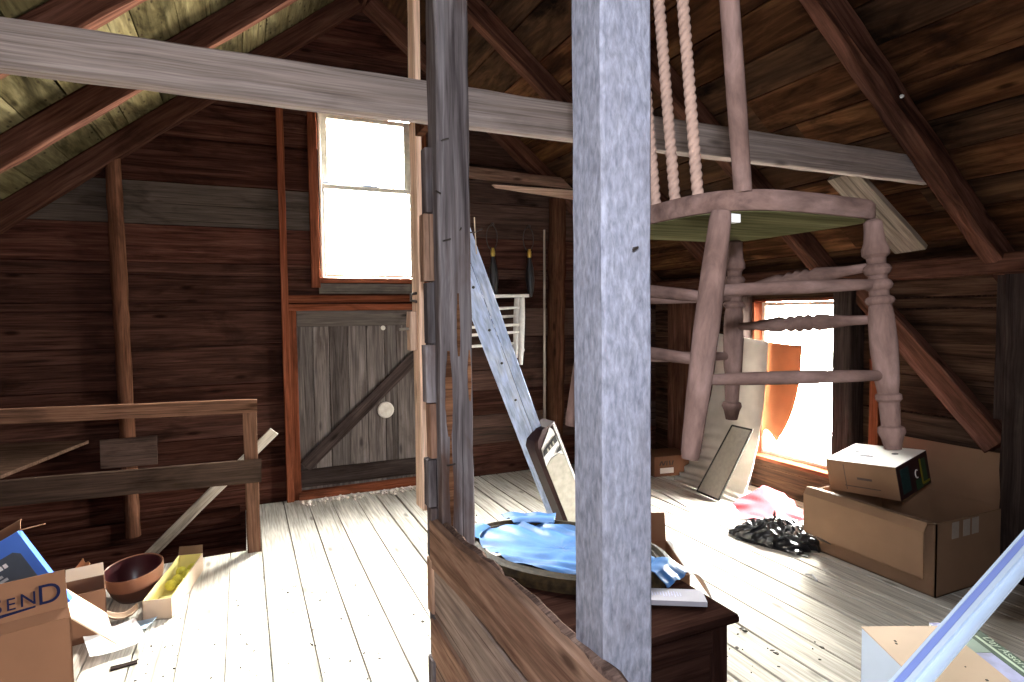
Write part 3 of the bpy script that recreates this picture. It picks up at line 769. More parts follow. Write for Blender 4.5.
mb = MB()
mb.grid(lambda u, v: (-bw_ / 2 + bw_ * v, bd_ / 2 + .07 * u, bh_ + .035 * math.sin(u * 1.4)), 4, 6, thick=.003); mb.build('lid_flap', M['card'], rt, local=True)
mb = MB(); mb.grid(lambda u, v: (bw_ / 2 + .085 * u, -bd_ / 2 + .02 + (bd_ - .02) * v * (1 - .4 * u), bh_ - .03 * u), 4, 4, thick=.003); mb.build('lid_flap', M['card'], rt, local=True)

# small carton and papers behind
carton('small_carton', 'small brown open carton between the SEND carton and the dark bowl', (-.74, 3.50, 0), .2, .16, .20, .24, .004, M['card'], M['cardin'], {'y+': [(.06, 20)]})
def paper(name, label, cx, cy, z, sx, sy, rz, curl, mat, cat='paper', tilt=(0, 0), seedk=1.0):
    mb = MB(); c_, s_ = math.cos(rz), math.sin(rz)
    def fn(u, v):
        a, b = (u - .5) * sx, (v - .5) * sy
        zz_ = z + curl * ((u * 2 - 1) ** 2) + curl * .4 * math.sin(v * 5 * seedk + 1) + tilt[0] * a + tilt[1] * b + curl * .5
        return (cx + a * c_ - b * s_, cy + a * s_ + b * c_, zz_)
    mb.grid(fn, 8, 8, thick=.0016)
    return tag(mb.build(name, mat, smooth=True), label, cat)
paper('crumpled_paper', 'orange crumpled paper sticking up behind the SEND carton', -.86, 3.72, .175, .17, .10, .5, .035, M['orangepaper'], tilt=(.5, .2))
mb = MB(); mb.box((-.90, 3.76, .08), (.26, .2, .16)); tag(mb.build('storage_box', M['cardin']), 'low pale box under the orange crumpled paper', 'box')
paper('torn_paper', 'white torn paper lying between the open carton and the dark bowl', -.60, 3.33, .02, .22, .28, .3, .012, M['paper'])
paper('blue_paper', 'pale blue paper on the floor beside the yellow-lined box', -.535, 3.46, .004, .16, .12, -.3, .008, M['bluepaper'], tilt=(.1, 0))
paper('crumpled_paper', 'cream crumpled paper in front of the dark bowl', -.60, 3.56, .015, .13, .10, .2, .03, M['cardin'], seedk=2)
mb = MB(); mb.beam((-.575, 3.085, .005), (-.475, 3.10, .005), .03, .01); tag(mb.build('wood_chip', M['batten']), 'short dark chip of wood on the floor beside the open carton', 'wood')

# bowl
BC = V((-.575, 3.86, 0))
rt = thing('bowl', 'large dark red-brown bowl resting tilted on the floor by the stair railing', 'bowl', BC, rot=(math.radians(5), math.radians(-7), .3))
def ring(prof, seg=40):
    mb = MB(); mb.lathe((0, 0, 0), (0, 0, 1), [(z, r) for (r, z) in prof], seg, cap=False); return mb
mb = ring([(.001, .012), (.088, .010), (.098, .015), (.120, .05), (.134, .095)]); mb.build('bowl_body', M['bowl_out'], rt, smooth=True, local=True)
mb = ring([(.134, .095), (.144, .135), (.148, .172), (.145, .176), (.139, .172)]); mb.build('rim_band', M['bowl_band'], rt, smooth=True, local=True)
mb = ring([(.139, .172), (.134, .13), (.122, .08), (.095, .035), (.001, .028)]); mb.build('inner_glaze', M['bowl_in'], rt, smooth=True, local=True)
# yellow lined long box with balls
ang = math.atan2(4.129 - 3.49, -.294 + .416) - math.pi / 2
YC = (-.385, 3.80, 0)
rt, _ = carton('long_box', 'long narrow open box with yellow lining and yellow balls beside the bowl', YC, ang, .135, .60, .105, .004, M['cardin'], M['card2'], {'y+': [(.05, 20)]})
mb = MB(); mb.box((0, 0, .008), (.124, .588, .006))
for sx in (-1, 1): mb.box((sx * .0625, 0, .056), (.003, .588, .1))
mb.box((0, .294, .056), (.124, .003, .1))
mb.build('yellow_lining', M['yellowcard'], rt, local=True)
rotm = Matrix.Rotation(ang, 3, 'Z')
for (x_, y_, lab) in ((-.025, .20, 'yellow ball at the far end of the long box, left'), (.025, .235, 'yellow ball at the far end of the long box, in its right corner'), (.02, .15, 'yellow ball in the long box, third from the far end'), (-.015, .09, 'yellow ball in the long box, fourth from the far end'), (-.03, .02, 'yellow ball in the long box, nearest to the middle')):
    q = V(YC) + rotm @ V((x_, y_, .041)); mb = MB()
    mb.lathe(q - V((0, 0, .03)), q + V((0, 0, .03)), [((1 - math.cos(a * math.pi / 10)) / 2, max(.0005, .03 * math.sin(a * math.pi / 10))) for a in range(11)], 16, cap=False)
    tag(mb.build('ball', M['yellowball'], smooth=True, angle=90), lab, 'ball', 'yellow balls in the long box')

# ------------------------------------------------------------------ hanging chair
zs = 1.738      # underside of seat
LT = [V((.842, .897, zs)), V((1.225, .862, zs)), V((1.217, 1.243, zs)), V((.835, 1.285, zs))]   # rear near, front near, front far, rear far
LB = [V((.772, .902, 1.267)), V((1.234, .815, 1.256)), V((1.223, 1.260, 1.250)), V((.755, 1.325, 1.262))]
rt = thing('wooden_chair', 'brown-painted wooden chair with turned legs hanging in the air beside the pale post', 'chair', (1.03, 1.07, 1.25))
# seat outline: curved at the back (x small), straight front
out = []
cx, cy = 1.03, 1.073
for a in range(0, 64):
    an = 2 * math.pi * a / 64
    ca, sa = math.cos(an), math.sin(an)
    e = .34 if ca > 0 else .62
    px_, py_ = math.copysign(abs(ca) ** e, ca), math.copysign(abs(sa) ** (.34 if ca > 0 else .52), sa)
    x_ = cx + px_ * (.236 if ca > 0 else .228)
    wy = .238 if ca <= 0 else .232
    out.append(V((x_, cy + py_ * wy - .02 * px_ * 0, 0)))
mb = MB(); n = len(out); vs = []; fs = []
lev = [(-.030, 1.738), (-.004, 1.738), (0, 1.744), (0, 1.770), (-.006, 1.777), (-.03, 1.775), (-.09, 1.768)]
for (ins, z) in lev:
    for p_ in out:
        dirv = V((p_.x - cx, p_.y - cy, 0)); q = V((cx, cy, 0)) + dirv * (1 + ins / dirv.length); vs.append((q.x, q.y, z))
for i in range(len(lev) - 1):
    for j in range(n): fs.append((i * n + j, i * n + (j + 1) % n, (i + 1) * n + (j + 1) % n, (i + 1) * n + j))
fs.append(tuple((len(lev) - 1) * n + j for j in range(n)))
mb.add(vs, fs, .5)
seat = mb.build('seat', M['chair'], rt, smooth=True, angle=50)
mb = MB(); mb.add([(V((cx, cy, 0)) + (p_ - V((cx, cy, 0))) * .945) + V((0, 0, 1.7365)) for p_ in out] + [(V((cx, cy, 0)) + (p_ - V((cx, cy, 0))) * .945) + V((0, 0, 1.742)) for p_ in out],
    [tuple(range(n)), tuple(range(2 * n - 1, n - 1, -1))] + [(j, n + j, n + (j + 1) % n, (j + 1) % n) for j in range(n)], .5)
tag(mb.build('seat_underside', M['seatunder'], seat), 'underside with greenish floor bounce in its colour')
mb = MB(); mb.box((.872, .902, 1.728), (.03, .018, .016)); mb.build('paper_scrap', M['paper'], seat)
plainleg = [(0, .0185), (.03, .0205), (.25, .0235), (.5, .0245), (.75, .022), (.97, .0185), (1, .016)]
turn = [(0, .012), (.012, .018), (.05, .0185), (.10, .021), (.13, .0265), (.155, .0265), (.17, .019), (.195, .018), (.203, .024), (.218, .0275), (.236, .024), (.246, .018), (.262, .018), (.272, .0245), (.288, .0275), (.303, .0245), (.312, .019), (.334, .019), (.343, .026), (.354, .0285), (.366, .026), (.374, .0215),
        (.42, .0245), (.55, .0265), (.70, .0235), (.757, .0195), (.765, .0245), (.785, .0250), (.796, .0200), (.898, .0180), (.905, .0245), (.925, .0262), (.95, .021), (1.0, .0155)]
for i in range(4):
    mb = MB(); mb.lathe(LT[i], LB[i], plainleg if i in (0, 3) else turn, 22, rnd=.5); mb.build('leg', M['chair'], rt, smooth=True)
def onleg(i, z): t = (zs - z) / (zs - LB[i].z); return LT[i].lerp(LB[i], t)
def stretcher(i, zi, j, zj, fancy=False, r=.0125):
    a, b = onleg(i, zi), onleg(j, zj); mb = MB()
    if fancy: pr = [(0, .009), (.18, .011), (.30, .017), (.36, .020), (.40, .014), (.43, .0205), (.46, .015), (.49, .0215), (.52, .015), (.55, .0205), (.58, .014), (.63, .020), (.70, .017), (.82, .011), (1, .009)]
    else: pr = [(0, r * .8), (.2, r), (.5, r * 1.12), (.8, r), (1, r * .8)]
    mb.lathe(a, b, pr, 16, rnd=.5); mb.build('stretcher', M['chair'], rt, smooth=True, angle=60)
stretcher(0, 1.588, 1, 1.602); stretcher(0, 1.418, 1, 1.410)
stretcher(1, 1.640, 2, 1.605, True); stretcher(1, 1.528, 2, 1.505, True)
stretcher(3, 1.580, 2, 1.585); stretcher(3, 1.435, 2, 1.425)
stretcher(0, 1.575, 3, 1.615); stretcher(0, 1.455, 3, 1.470)
# back: two plain posts, rope-twisted spindles, crest rail
bl = []
def lean(p, h): return p + V((-.036 * h / .36, .002, h))
pa, pb = V((.868, .868, 1.772)), V((.868, 1.272, 1.772))
HB = .50
for p_ in (pa, pb):
    mb = MB(); mb.lathe(p_, lean(p_, HB), [(0, .0165), (.3, .0175), (1, .0175)], 20, rnd=.5); mb.build('back_post', M['chair'], rt, smooth=True)
for kx, y_ in enumerate((.965, 1.035, 1.10, 1.165)):
    b0 = V((.846, y_, 1.770)); mb = MB(); seg = 36; nst = 170; vs, fs = [], []
    d_, s_, u_ = frame(lean(b0, HB) - b0)
    for i in range(nst + 1):
        t = i / nst; c0 = b0 + (lean(b0, HB) - b0) * t; tw = t * 2 * math.pi * 10
        for j in range(seg):
            an = 2 * math.pi * j / seg; rr_ = .0078 + .0042 * abs(math.cos(1.5 * (an + tw))) ** .7
            vs.append(c0 + s_ * rr_ * math.cos(an) + u_ * rr_ * math.sin(an))
    for i in range(nst):
        for j in range(seg): fs.append((i * seg + j, i * seg + (j + 1) % seg, (i + 1) * seg + (j + 1) % seg, (i + 1) * seg + j))
    mb.add(vs, fs, .5); tag(mb.build('spindle', M['spin'], rt, smooth=True, angle=80), 'rope-twisted spindle')
mb = MB(); qa, qb = lean(pa, HB), lean(pb, HB)
mb.beam(qa + V((-.0, -.03, .05)), qb + V((-.0, .03, .05)), .028, .12, n=10, jit=0, rnd=.5, ch=.01); mb.build('crest_rail', M['chair'], rt)
# the rope it hangs by
top = V((.812, 1.07, 3.90))
mb = MB(); mb.tube([top, V((.812, 1.07, 3.2)), V((.810, 1.07, 2.5)), V((.808, 1.07, 2.384))], .008, 8)
tag(mb.build('hanging_rope', M['twine'], smooth=True), 'rope from the roof peak that holds up the hanging wooden chair', 'rope')
mb = MB(); mb.beam((XRIDGE - .45, 1.07, zroof(.55) - .10), (XRIDGE + .45, 1.07, zroof(1.45) - .10), .04, .08)
tag(mb.build('collar_piece', M['rafter']), 'short wooden crosspiece under the roof peak above the hanging chair', 'beam')

# ------------------------------------------------------------------ chest with oval frame
rt = thing('chest', 'dark wooden chest behind the low partition with the oval frame on top', 'chest', (1.10, 2.10, 0))
mb = MB(); mb.beam((.748, 1.96, .485), (1.535, 1.96, .485), .84, .03, ch=.008, jit=.0006, n=4, rnd=.6); mb.build('lid', M['chest'], rt)
mb = MB(); mb.box((1.127, 1.965, .242), (.73, .79, .456), rnd=.5); mb.build('chest_body', M['chest'], rt)
for (x_, y_) in ((.795, 1.565), (1.465, 1.565), (.795, 2.365), (1.465, 2.365)):
    mb = MB(); mb.beam((x_ + .0, y_, 0), (x_, y_, .468), .066, .022, up=(0, 1, 0), rnd=.5, jit=.0006); mb.build('corner_stile', M['chest'], rt)
mb = MB(); mb.beam((.82, 1.562, .06), (1.43, 1.562, .06), .02, .12, rnd=.55, jit=.0005); mb.build('bottom_rail', M['chest'], rt)
mb = MB(); mb.beam((.82, 1.563, .42), (1.43, 1.563, .42), .016, .08, rnd=.55, jit=.0005); mb.build('upper_rail', M['chest'], rt)

# oval frame
OC = V((1.225, 2.235, .572)); ua = V((.6, -.8, 0)).normalized(); ub = V((.8, .6, 0)).normalized()
ra, rb = .475, .325
rt = thing('oval_frame', 'large oval dark gilt picture frame lying on the chest, wrapped in blue plastic', 'picture frame', (OC.x, OC.y, .501))
tiltz = lambda a, b: .028 * (a / ra) * 0 + .0 * b
mb = MB(); seg, prof = 96, [(-.045, -.010), (-.050, .020), (-.030, .036), (-.012, .030), (.004, .040), (.022, .036), (.040, .016), (.042, -.010)]
vs, fs = [], []
for i in range(seg):
    an = 2 * math.pi * i / seg
    for (o_, z_) in prof:
        bead = .0016 * math.sin(an * 90) if z_ == .030 else 0
        vs.append(OC + ua * ((ra - .042 + o_) * math.cos(an)) + ub * ((rb - .042 + o_) * math.sin(an)) + V((0, 0, z_ - .06 + bead)))
m_ = len(prof)
for i in range(seg):
    for j in range(m_): fs.append((i * m_ + j, ((i + 1) % seg) * m_ + j, ((i + 1) % seg) * m_ + (j + 1) % m_, i * m_ + (j + 1) % m_))
mb.add(vs, fs); mb.build('gilt_frame', M['gilt'], rt, smooth=True, angle=35)
mb = MB(); vs, fs = [], []
nr, na = 20, 96
def bagz(t, an): 
    x_ = t * math.cos(an); y_ = t * math.sin(an)
    return .006 * math.sin(9 * x_ + 16 * y_ * y_) * t + .009 * math.sin(an * 11 + 6 * t) * t * t * .6 + R.uniform(-.0012, .0012)
for i in range(nr + 1):
    t = i / nr
    for j in range(na):
        an = 2 * math.pi * j / na
        vs.append(OC + ua * ((ra - .080) * t * math.cos(an)) + ub * ((rb - .080) * t * math.sin(an)) + V((0, 0, -.034 + bagz(t, an) + .010 * t)))
for i in range(nr):
    for j in range(na): fs.append((i * na + j, i * na + (j + 1) % na, (i + 1) * na + (j + 1) % na, (i + 1) * na + j))
mb.add(vs, fs); mb.build('blue_plastic', M['bluebag'], rt, smooth=True, angle=90)
# plastic hanging over the rim: left end, back edge, right end
def overhang(a0, a1, drop, out_, nm):
    mb = MB()
    def fn(u, v):
        an = a0 + (a1 - a0) * v
        w = [(-.085, -.022), (-.05, -.012), (-.02, -.012), (.006, -.03), (.02 + out_ * .4, -.03 - drop * .5), (.02 + out_, -.03 - drop)]
        t = u * 5; i = min(4, int(t)); k_ = t - i
        o_ = w[i][0] * (1 - k_) + w[i + 1][0] * k_; z_ = w[i][1] * (1 - k_) + w[i + 1][1] * k_
        rag = .008 * math.sin(v * 5 + u * 3) * u + .0015 * math.sin(v * 31) * u
        return OC + ua * ((ra + o_ + rag) * math.cos(an)) + ub * ((rb + o_ + rag) * math.sin(an)) + V((0, 0, z_ + -.004 * math.sin(v * 14) * u + .004))
    mb.grid(fn, 20, 30, thick=.0012); mb.build(nm, M['bluebag'], rt, smooth=True, angle=90)
PI = math.pi
overhang(PI * 1.0 - .18, PI * 1.0 + .42, .03, .03, 'blue_plastic')
overhang(PI * .62, PI * .80, -.01, .04, 'blue_plastic')
overhang(-.36, .18, .022, .020, 'blue_plastic')

# long white label box on the chest
rz_ = math.atan2(1.64 - 1.742, 1.464 - 1.32)
rt = thing('paper_strip', 'long white printed card lying on the front corner of the dark chest', 'card', (1.385, 1.735, .501), rot=(0, 0, -.52))
mb = MB(); mb.box((0, 0, .009), (.26, .095, .018)); bo = mb.build('card_body', M['greycard'], rt, local=True)
mb = MB()
for i in range(14): mb.box((-.085 + i * .010, .004 + R.uniform(-.004, .004), .0183), (.003, R.uniform(.02, .05), .0006))
mb.build('blurred_print', M['lavender'], bo, local=True)
# carton behind the chest
carton('open_carton', 'open carton with brown and white flaps behind the right end of the dark chest', (1.853, 2.48, 0), math.radians(-24), .30, .44, .30, .005, M['card'], M['card'], {'y+': [(.15, 5)]})
rt = [o for o in COL.objects if o.get('label', '').startswith('open carton with brown and white')][0]
mb = MB(); mb.grid(lambda u, v: (.15 + .11 * u, -.22 + .43 * v, .302 + .02 * math.sin(u * 3) - .13 * u * u), 6, 6, thick=.004); tag(mb.build('flap', M['whitecard'], rt, local=True), 'white drooping flap')

# ------------------------------------------------------------------ leaning boards, pad, wall things
rt = thing('blue_washed_board', 'wide pale blue washed board leaning with its top behind the dark post', 'board', (2.05, 4.00, 0))
def lean_plank(b, tp, w, th, mat, nm, par=None, lab=None, facing=(-.35, -.93, .1), rnd=.5):
    b, tp = V(b), V(tp); mb = MB(); mb.beam(b, tp, w, th, up=facing, n=14, jit=.0012, ch=.003, rnd=rnd); return mb.build(nm, mat, par)
PT = V((.985, 3.14, 2.12)); PBm = V((2.11, 3.94, .01))
o1 = lean_plank(PBm, PT, .108, .024, M['bluewash'], 'board_face', rt)
d_, s_, u_ = frame(PT - PBm, (-.35, -.93, .1))
mb = MB()
for t in (.46, .58, .68, .80):
    q = PBm.lerp(PT, t) + u_ * .0125 + s_ * .02; mb = MB(); mb.lathe(q - u_ * .004, q + u_ * .0015, [(0, .009), (1, .009)], 10)
    mb.build('nail_hole', M['black'], o1)
o2 = lean_plank(PBm + s_ * .088 + u_ * .004, PT + s_ * .088 + u_ * .004, .062, .03, M['bluewash'], 'narrow_board', rt, rnd=.3)
# padded leg pad
PB0 = V((2.135, 3.66, .02)); PT0 = V((1.80, 3.60, .775))
dv = (PT0 - PB0).normalized(); fn_ = V((.10, -1, .0)); fn_ = (fn_ - dv * fn_.dot(dv)).normalized(); sv = dv.cross(fn_).normalized()
if sv.x < 0: sv = -sv
rt = thing('leg_pad', 'black, white and maroon padded leg pad leaning beside the blue board', 'sports pad', (PB0.x, PB0.y, 0))
Ln = (PT0 - PB0).length
def padp(a, b, c_): return PB0 + dv * a + sv * b + fn_ * c_
mb = MB(); n = 16
def padsec(t):
    k_ = 1 if t < .86 else math.sqrt(max(.02, 1 - ((t - .86) / .15) ** 2))
    return k_
vs, fs = [], []
for i in range(n + 1):
    t = i / n; a = Ln * t; kk = padsec(t)
    sh = .04 * (1 - kk)
    for (b, c_) in ((-.10, -.09), (-.105, .035), (-.085, .05), (.085, .05), (.105, .04), (.10, -.09)):
        bb = b if b > 0 else b * kk + sh
        vs.append(padp(a, bb, c_))
for i in range(n):
    for j in range(6): fs.append((i * 6 + j, i * 6 + (j + 1) % 6, (i + 1) * 6 + (j + 1) % 6, (i + 1) * 6 + j))
fs.append((5, 4, 3, 2, 1, 0)); fs.append(tuple(n * 6 + j for j in range(6)))
mb.add(vs, fs); mb.build('pad_body', M['maroon'], rt, smooth=True, angle=30)
def padpatch(poly, mat, nm, e=.052, th=.004, lab=None):
    mb = MB(); mb.prism([padp(a, b, e) for a, b in poly], fn_ * th); o_ = mb.build(nm, mat, rt); return o_
padpatch([(.0, -0.0798), (.0, 0.0798), (Ln * .70, 0.0798), (Ln * .74, 0.0399), (Ln * .74, -0.0266), (Ln * .70, -0.0798)], M['padgrey'], 'face_panel', .05)
padpatch([(Ln * .705, -0.0798), (Ln * .745, -0.0266), (Ln * .745, 0.0399), (Ln * .705, 0.0798), (Ln * .95, 0.0665), (Ln * .985, 0.0505), (Ln * .93, 0.0000), (Ln * .86, -0.0665)], M['padwhite'], 'face_panel', .049)
padpatch([(Ln * .79, -0.0732), (Ln * .845, 0.0665), (Ln * .90, 0.0665), (Ln * .84, -0.0599)], M['black'], 'black_band', .0535)
padpatch([(Ln * .755, 0.0266), (Ln * .80, 0.0692), (Ln * .755, 0.0692)], M['black'], 'black_band', .0535)
for kk in range(3): padpatch([(Ln * (.805 + .014 * kk), -.032 + .028 * kk), (Ln * (.812 + .014 * kk), -.020 + .028 * kk), (Ln * (.842 + .014 * kk), -.022 + .028 * kk), (Ln * (.835 + .014 * kk), -.032 + .028 * kk)], M['padgrey'], 'white_slash', .0578, .001)
padpatch([(0, 0.0878), (0, 0.1037), (Ln * .98, 0.0878), (Ln * .98, 0.0771)], M['padwhite'], 'white_piping', .05, .005)

# thin rod against the gable stud
mb = MB(); mb.lathe((2.640, 5.17, .0), (2.665, 5.175, 2.34), [(0, .012), (1, .010)], 10)
tag(mb.build('thin_rod', M['scrap'], smooth=True), 'long thin wooden rod standing against the dark gable stud', 'rod')
# white little chair hung on wall
rt = thing('white_chair', 'small white painted chair frame hung on the gable wall above the blue board', 'chair', (2.18, 5.19, 1.08))
mb = MB(); mb.beam((1.80, 5.19, 1.70), (2.47, 5.19, 1.71), .14, .03, jit=.0005, n=4); mb.build('seat', M['white_paint'], rt)
for (x_, y_) in ((2.41, 5.15), (1.84, 5.15), (2.40, 5.24), (1.86, 5.24)):
    mb = MB(); mb.lathe((x_, y_, 1.70), (x_ - .02, y_, 1.06 if y_ < 5.2 else 1.12), [(0, .024), (.3, .032), (.75, .028), (.78, .034), (.82, .026), (1, .018)], 14); mb.build('leg', M['white_paint'], rt, smooth=True)
for z_, y_ in ((1.60, 5.15), (1.44, 5.15), (1.37, 5.15), (1.52, 5.24), (1.26, 5.24)):
    mb = MB(); mb.lathe((1.84, y_, z_ - .02), (2.40, y_, z_), [(0, .012), (.5, .016), (1, .012)], 10); mb.build('rung', M['white_paint'], rt, smooth=True)
mb = MB(); mb.tube([(2.20, 5.315, 1.78), (2.20, 5.25, 1.775), (2.20, 5.24, 1.72)], .006, 6); mb.build('hook', M['iron'], rt)
# two hanging black tools
for (x_, lab, dz) in ((2.165, 'left one of two black brass-collared brushes hung on the gable wall', 0), (2.545, 'right one of two black brass-collared brushes hung on the gable wall', .01)):
    rt = thing('hanging_brush', lab, 'brush', (x_, 5.27, 1.72), group='black brushes on the gable wall')
    mb = MB(); mb.lathe((x_, 5.262, 2.10), (x_ + .01, 5.262, 1.70), [(0, .014), (.1, .018), (.3, .034), (.6, .042), (.85, .03), (1, .012)], 12); mb.build('bristle_head', M['black'], rt, smooth=True)
    mb = MB(); mb.lathe((x_, 5.262, 2.16), (x_, 5.262, 2.08), [(0, .012), (.3, .019), (.7, .022), (1, .018)], 12); mb.build('collar', M['brass'], rt, smooth=True)
    mb = MB(); mb.tube([(x_ + .055 * math.sin(a * 2 * PI / 20), 5.28, 2.26 + .115 * math.cos(a * 2 * PI / 20)) for a in range(20)], .005, 6, closed=True); mb.build('wire_loop', M['iron'], rt)
    mb = MB(); mb.lathe((x_, 5.30, 2.375), (x_, 5.25, 2.38), [(0, .008), (.8, .008), (.85, .018), (1, .014)], 10); mb.build('hook', M['iron'], rt)

# ------------------------------------------------------------------ right corner: canvas, box, panel
def sheet(u, v):
    # u: 0 top -> 1 floor end, v: 0 left (far) -> 1 right (near)
    yl, yr = 4.27 + .10 * u ** 2, 3.70 - .14 * u ** 2
    y = yl + (yr - yl) * v
    prof = [(3.97, 1.34), (3.95, 1.05), (3.91, .78), (3.84, .50), (3.75, .27), (3.64, .09), (3.54, .012)]
    t = u * 6; i = min(5, int(t)); k_ = t - i
    k2 = k_
    x_ = prof[i][0] * (1 - k2) + prof[i + 1][0] * k2; z_ = prof[i][1] * (1 - k2) + prof[i + 1][1] * k2
    rip = .012 * math.sin(u * 88 + 2.0 * math.sin(v * 5)) * max(0, min(1, (u - .42) * 5)) * (.5 + .5 * abs(math.cos(v * 3.1))) * (1 - v ** 4)
    curl = .10 * max(0, v - .8) ** 2 * 25 * .35 * max(0, 1 - u)
    return V((x_ - rip + curl * .5, y, z_ + rip * .7 - .05 * v * (1 - u)))
mb = MB(); mb.grid(sheet, 150, 30, thick=.006)
tag(mb.build('canvas_sheet', M['cloth'], smooth=True, angle=90), 'white wrinkled canvas draped from the right window down to the floor', 'cloth')
mb = MB()
def orange(u, v):
    y = 3.76 - .36 * v * (1 - .55 * u ** 3); z = 1.285 - .02 * v - .80 * u + .08 * u * u * math.sin(v * PI)
    return V((4.03 - .05 * u - .03 * math.sin(v * 3), y, z))
mb.grid(orange, 24, 14, thick=.004); tag(mb.build('orange_curtain', M['orange'], smooth=True, angle=90), 'orange cloth hanging in the right window behind the white canvas', 'curtain')
# narrow framed panel leaning on the canvas
def onsheet(u, v, e): 
    p_ = sheet(u, v); du = (sheet(min(1, u + .05), v) - sheet(max(0, u - .05), v)).normalized(); nn = V((0, -1, 0)).cross(du); nn = nn if nn.x < 0 else -nn
    return p_ + nn.normalized() * e
a0, a1, b0, b1 = V((3.745, 3.85, .58)), V((3.745, 3.63, .58)), V((3.485, 3.98, .02)), V((3.47, 3.71, .02))
rt = thing('framed_panel', 'narrow gray panel with dark edges leaning on the wrinkled canvas', 'panel', (3.48, 3.90, 0))
mb = MB(); nrm_ = (a1 - a0).cross(b0 - a0).normalized(); mb.prism([a0, a1, b1, b0], nrm_ * .008); mb.build('panel_cloth', M['panel'], rt)
mb = MB()
for p_, q in ((a0, a1), (a1, b1), (b1, b0), (b0, a0)): mb.tube([p_, q], .008, 6)
mb.build('panel_edge', M['darkframe'], rt)
# small printed box in the corner
rt, _ = carton('small_box', 'small brown printed box on the floor in the far right corner', (3.68, 4.66, 0), math.radians(-9), .38, .30, .19, .004, M['card'], M['card'], {}, closed_top=True)
mb = MB()
for q, a_ in ((-.125, .4), (-.105, -.3), (-.085, .5), (-.06, .1), (-.03, -.2), (.0, .3)): mb.box((q, -.1515, .125), (.011, .002, .042), Matrix.Rotation(a_, 3, 'Y'))
mb.build('dark_print', M['darkink'], rt, local=True)
mb = MB(); mb.box((-.06, -.1515, .055), (.14, .002, .05)); mb.build('shipping_label', M['whitecard'], rt, local=True)
# loose floor board patch
mb = MB(); mb.beam((3.20, 3.70, .004), (3.30, 4.33, .004), .10, .008); tag(mb.build('loose_floor_board', M['floor']), 'short loose board lying on the floor near the small printed box', 'board')

# pink tissue and black plastic
def crumple(fnc, amp, seed):
    rr_ = random.Random(seed); ph = [(rr_.uniform(4, 16), rr_.uniform(4, 16), rr_.uniform(0, 6), rr_.uniform(.3, 1)) for _ in range(9)]
    def g_(u, v):
        p_ = V(fnc(u, v)); s_ = sum(w * math.sin(a * u + b * v + c_) for a, b, c_, w in ph) / 5
        return p_ + V((amp * s_ * .6, amp * math.sin(s_ * 5 + u * 9) * .5, abs(amp * s_)))
    return g_
mb = MB()
mb.grid(crumple(lambda u, v: (3.21 + .50 * u + .08 * v, 3.10 - .04 * u + .28 * v, .02 + .20 * v * (1 - abs(u - .55)) ), .025, 3), 26, 22, thick=.0015)
tag(mb.build('pink_tissue', M['pink'], smooth=True, angle=60), 'crumpled pink tissue paper on the floor beside the big carton', 'paper')
mb = MB()
def pile(u, v):
    x_, y_ = u * 2 - 1, v * 2 - 1; hgt = .105 * max(0, 1 - x_ * x_) ** .5 * max(0, 1 - y_ * y_) ** .5
    return (3.25 + .17 * x_ - .06 * y_, 2.90 + .06 * x_ * 0 + .24 * y_, .008 + hgt)
pl = crumple(pile, .030, 11)
def pile2(u, v):
    p_ = pl(u, v); e_ = math.sin(math.pi * u) * math.sin(math.pi * v)
    return p_ + V((.010 * math.sin(41 * v + 9 * math.sin(7 * u)), .012 * math.sin(37 * u + 8 * math.sin(9 * v)), .030 * abs(math.sin(23 * u + 5 * math.sin(11 * v))) * e_))
mb.grid(pile2, 90, 90, thick=.001)
for i in range(16):
    a = V((3.25 + R.uniform(-.14, .14), 2.90 + R.uniform(-.2, .2), .07)); pts = [a]
    for _ in range(5): pts.append(pts[-1] + V((R.uniform(-.05, .05), R.uniform(-.06, .06), R.uniform(-.02, .03))))
    for q in pts: q.z = max(.02, q.z)
    mb.tube(pts, [.004, .008, .010, .009, .007, .003], 6)
tag(mb.build('black_plastic_pile', M['blackplastic'], smooth=True, angle=35), 'heap of crumpled black plastic on the floor beside the big carton', 'plastic')
mb = MB(); mb.prism([(3.00, 3.05, .004), (3.17, 2.62, .004), (3.21, 2.64, .004), (3.06, 3.08, .004)], (0, 0, .006)); tag(mb.build('black_strip', M['blackplastic']), 'flat black strip at the edge of the black plastic heap', 'plastic')
mb = MB(); mb.tube([(2.96, 2.46, .006), (2.97, 2.42, .014), (2.945, 2.37, .006)], .006, 8); tag(mb.build('red_white_scrap', M['paper'], smooth=True), 'small white curled scrap on the floor in front of the big carton', 'paper')

# big carton and contents
rt, bf = carton('big_carton', 'big open brown carton with drooping front flap under the right window', (3.655, 2.33, 0), 0, .64, .74, .40, .007, M['card2'], M['card2'], {})
mb = MB()
def ff(u, v):
    y = -.37 + .74 * v
    pr = [(-.32, .400), (-.40, .415), (-.425, .375), (-.425, .25), (-.42, .125)]
    t = u * 4; i = min(3, int(t)); k_ = t - i
    return (pr[i][0] * (1 - k_) + pr[i + 1][0] * k_, y * (1 - .0 * u), pr[i][1] * (1 - k_) + pr[i + 1][1] * k_ + .012 * v * u)
mb.grid(ff, 20, 8, thick=.006); mb.build('flap', M['card2'], rt, local=True)
mb = MB(); mb.grid(lambda u, v: (.315 + .03 * u, -.37 + .74 * v, .40 + .30 * u), 4, 6, thick=.006); mb.build('flap', M['card2'], rt, local=True)
mb = MB()
for x_ in (-.16, -.06, .02): mb.box((x_, -.3715, .345), (.06, .002, .09))
mb.build('tape_strip', M['greybrown'], rt, local=True)
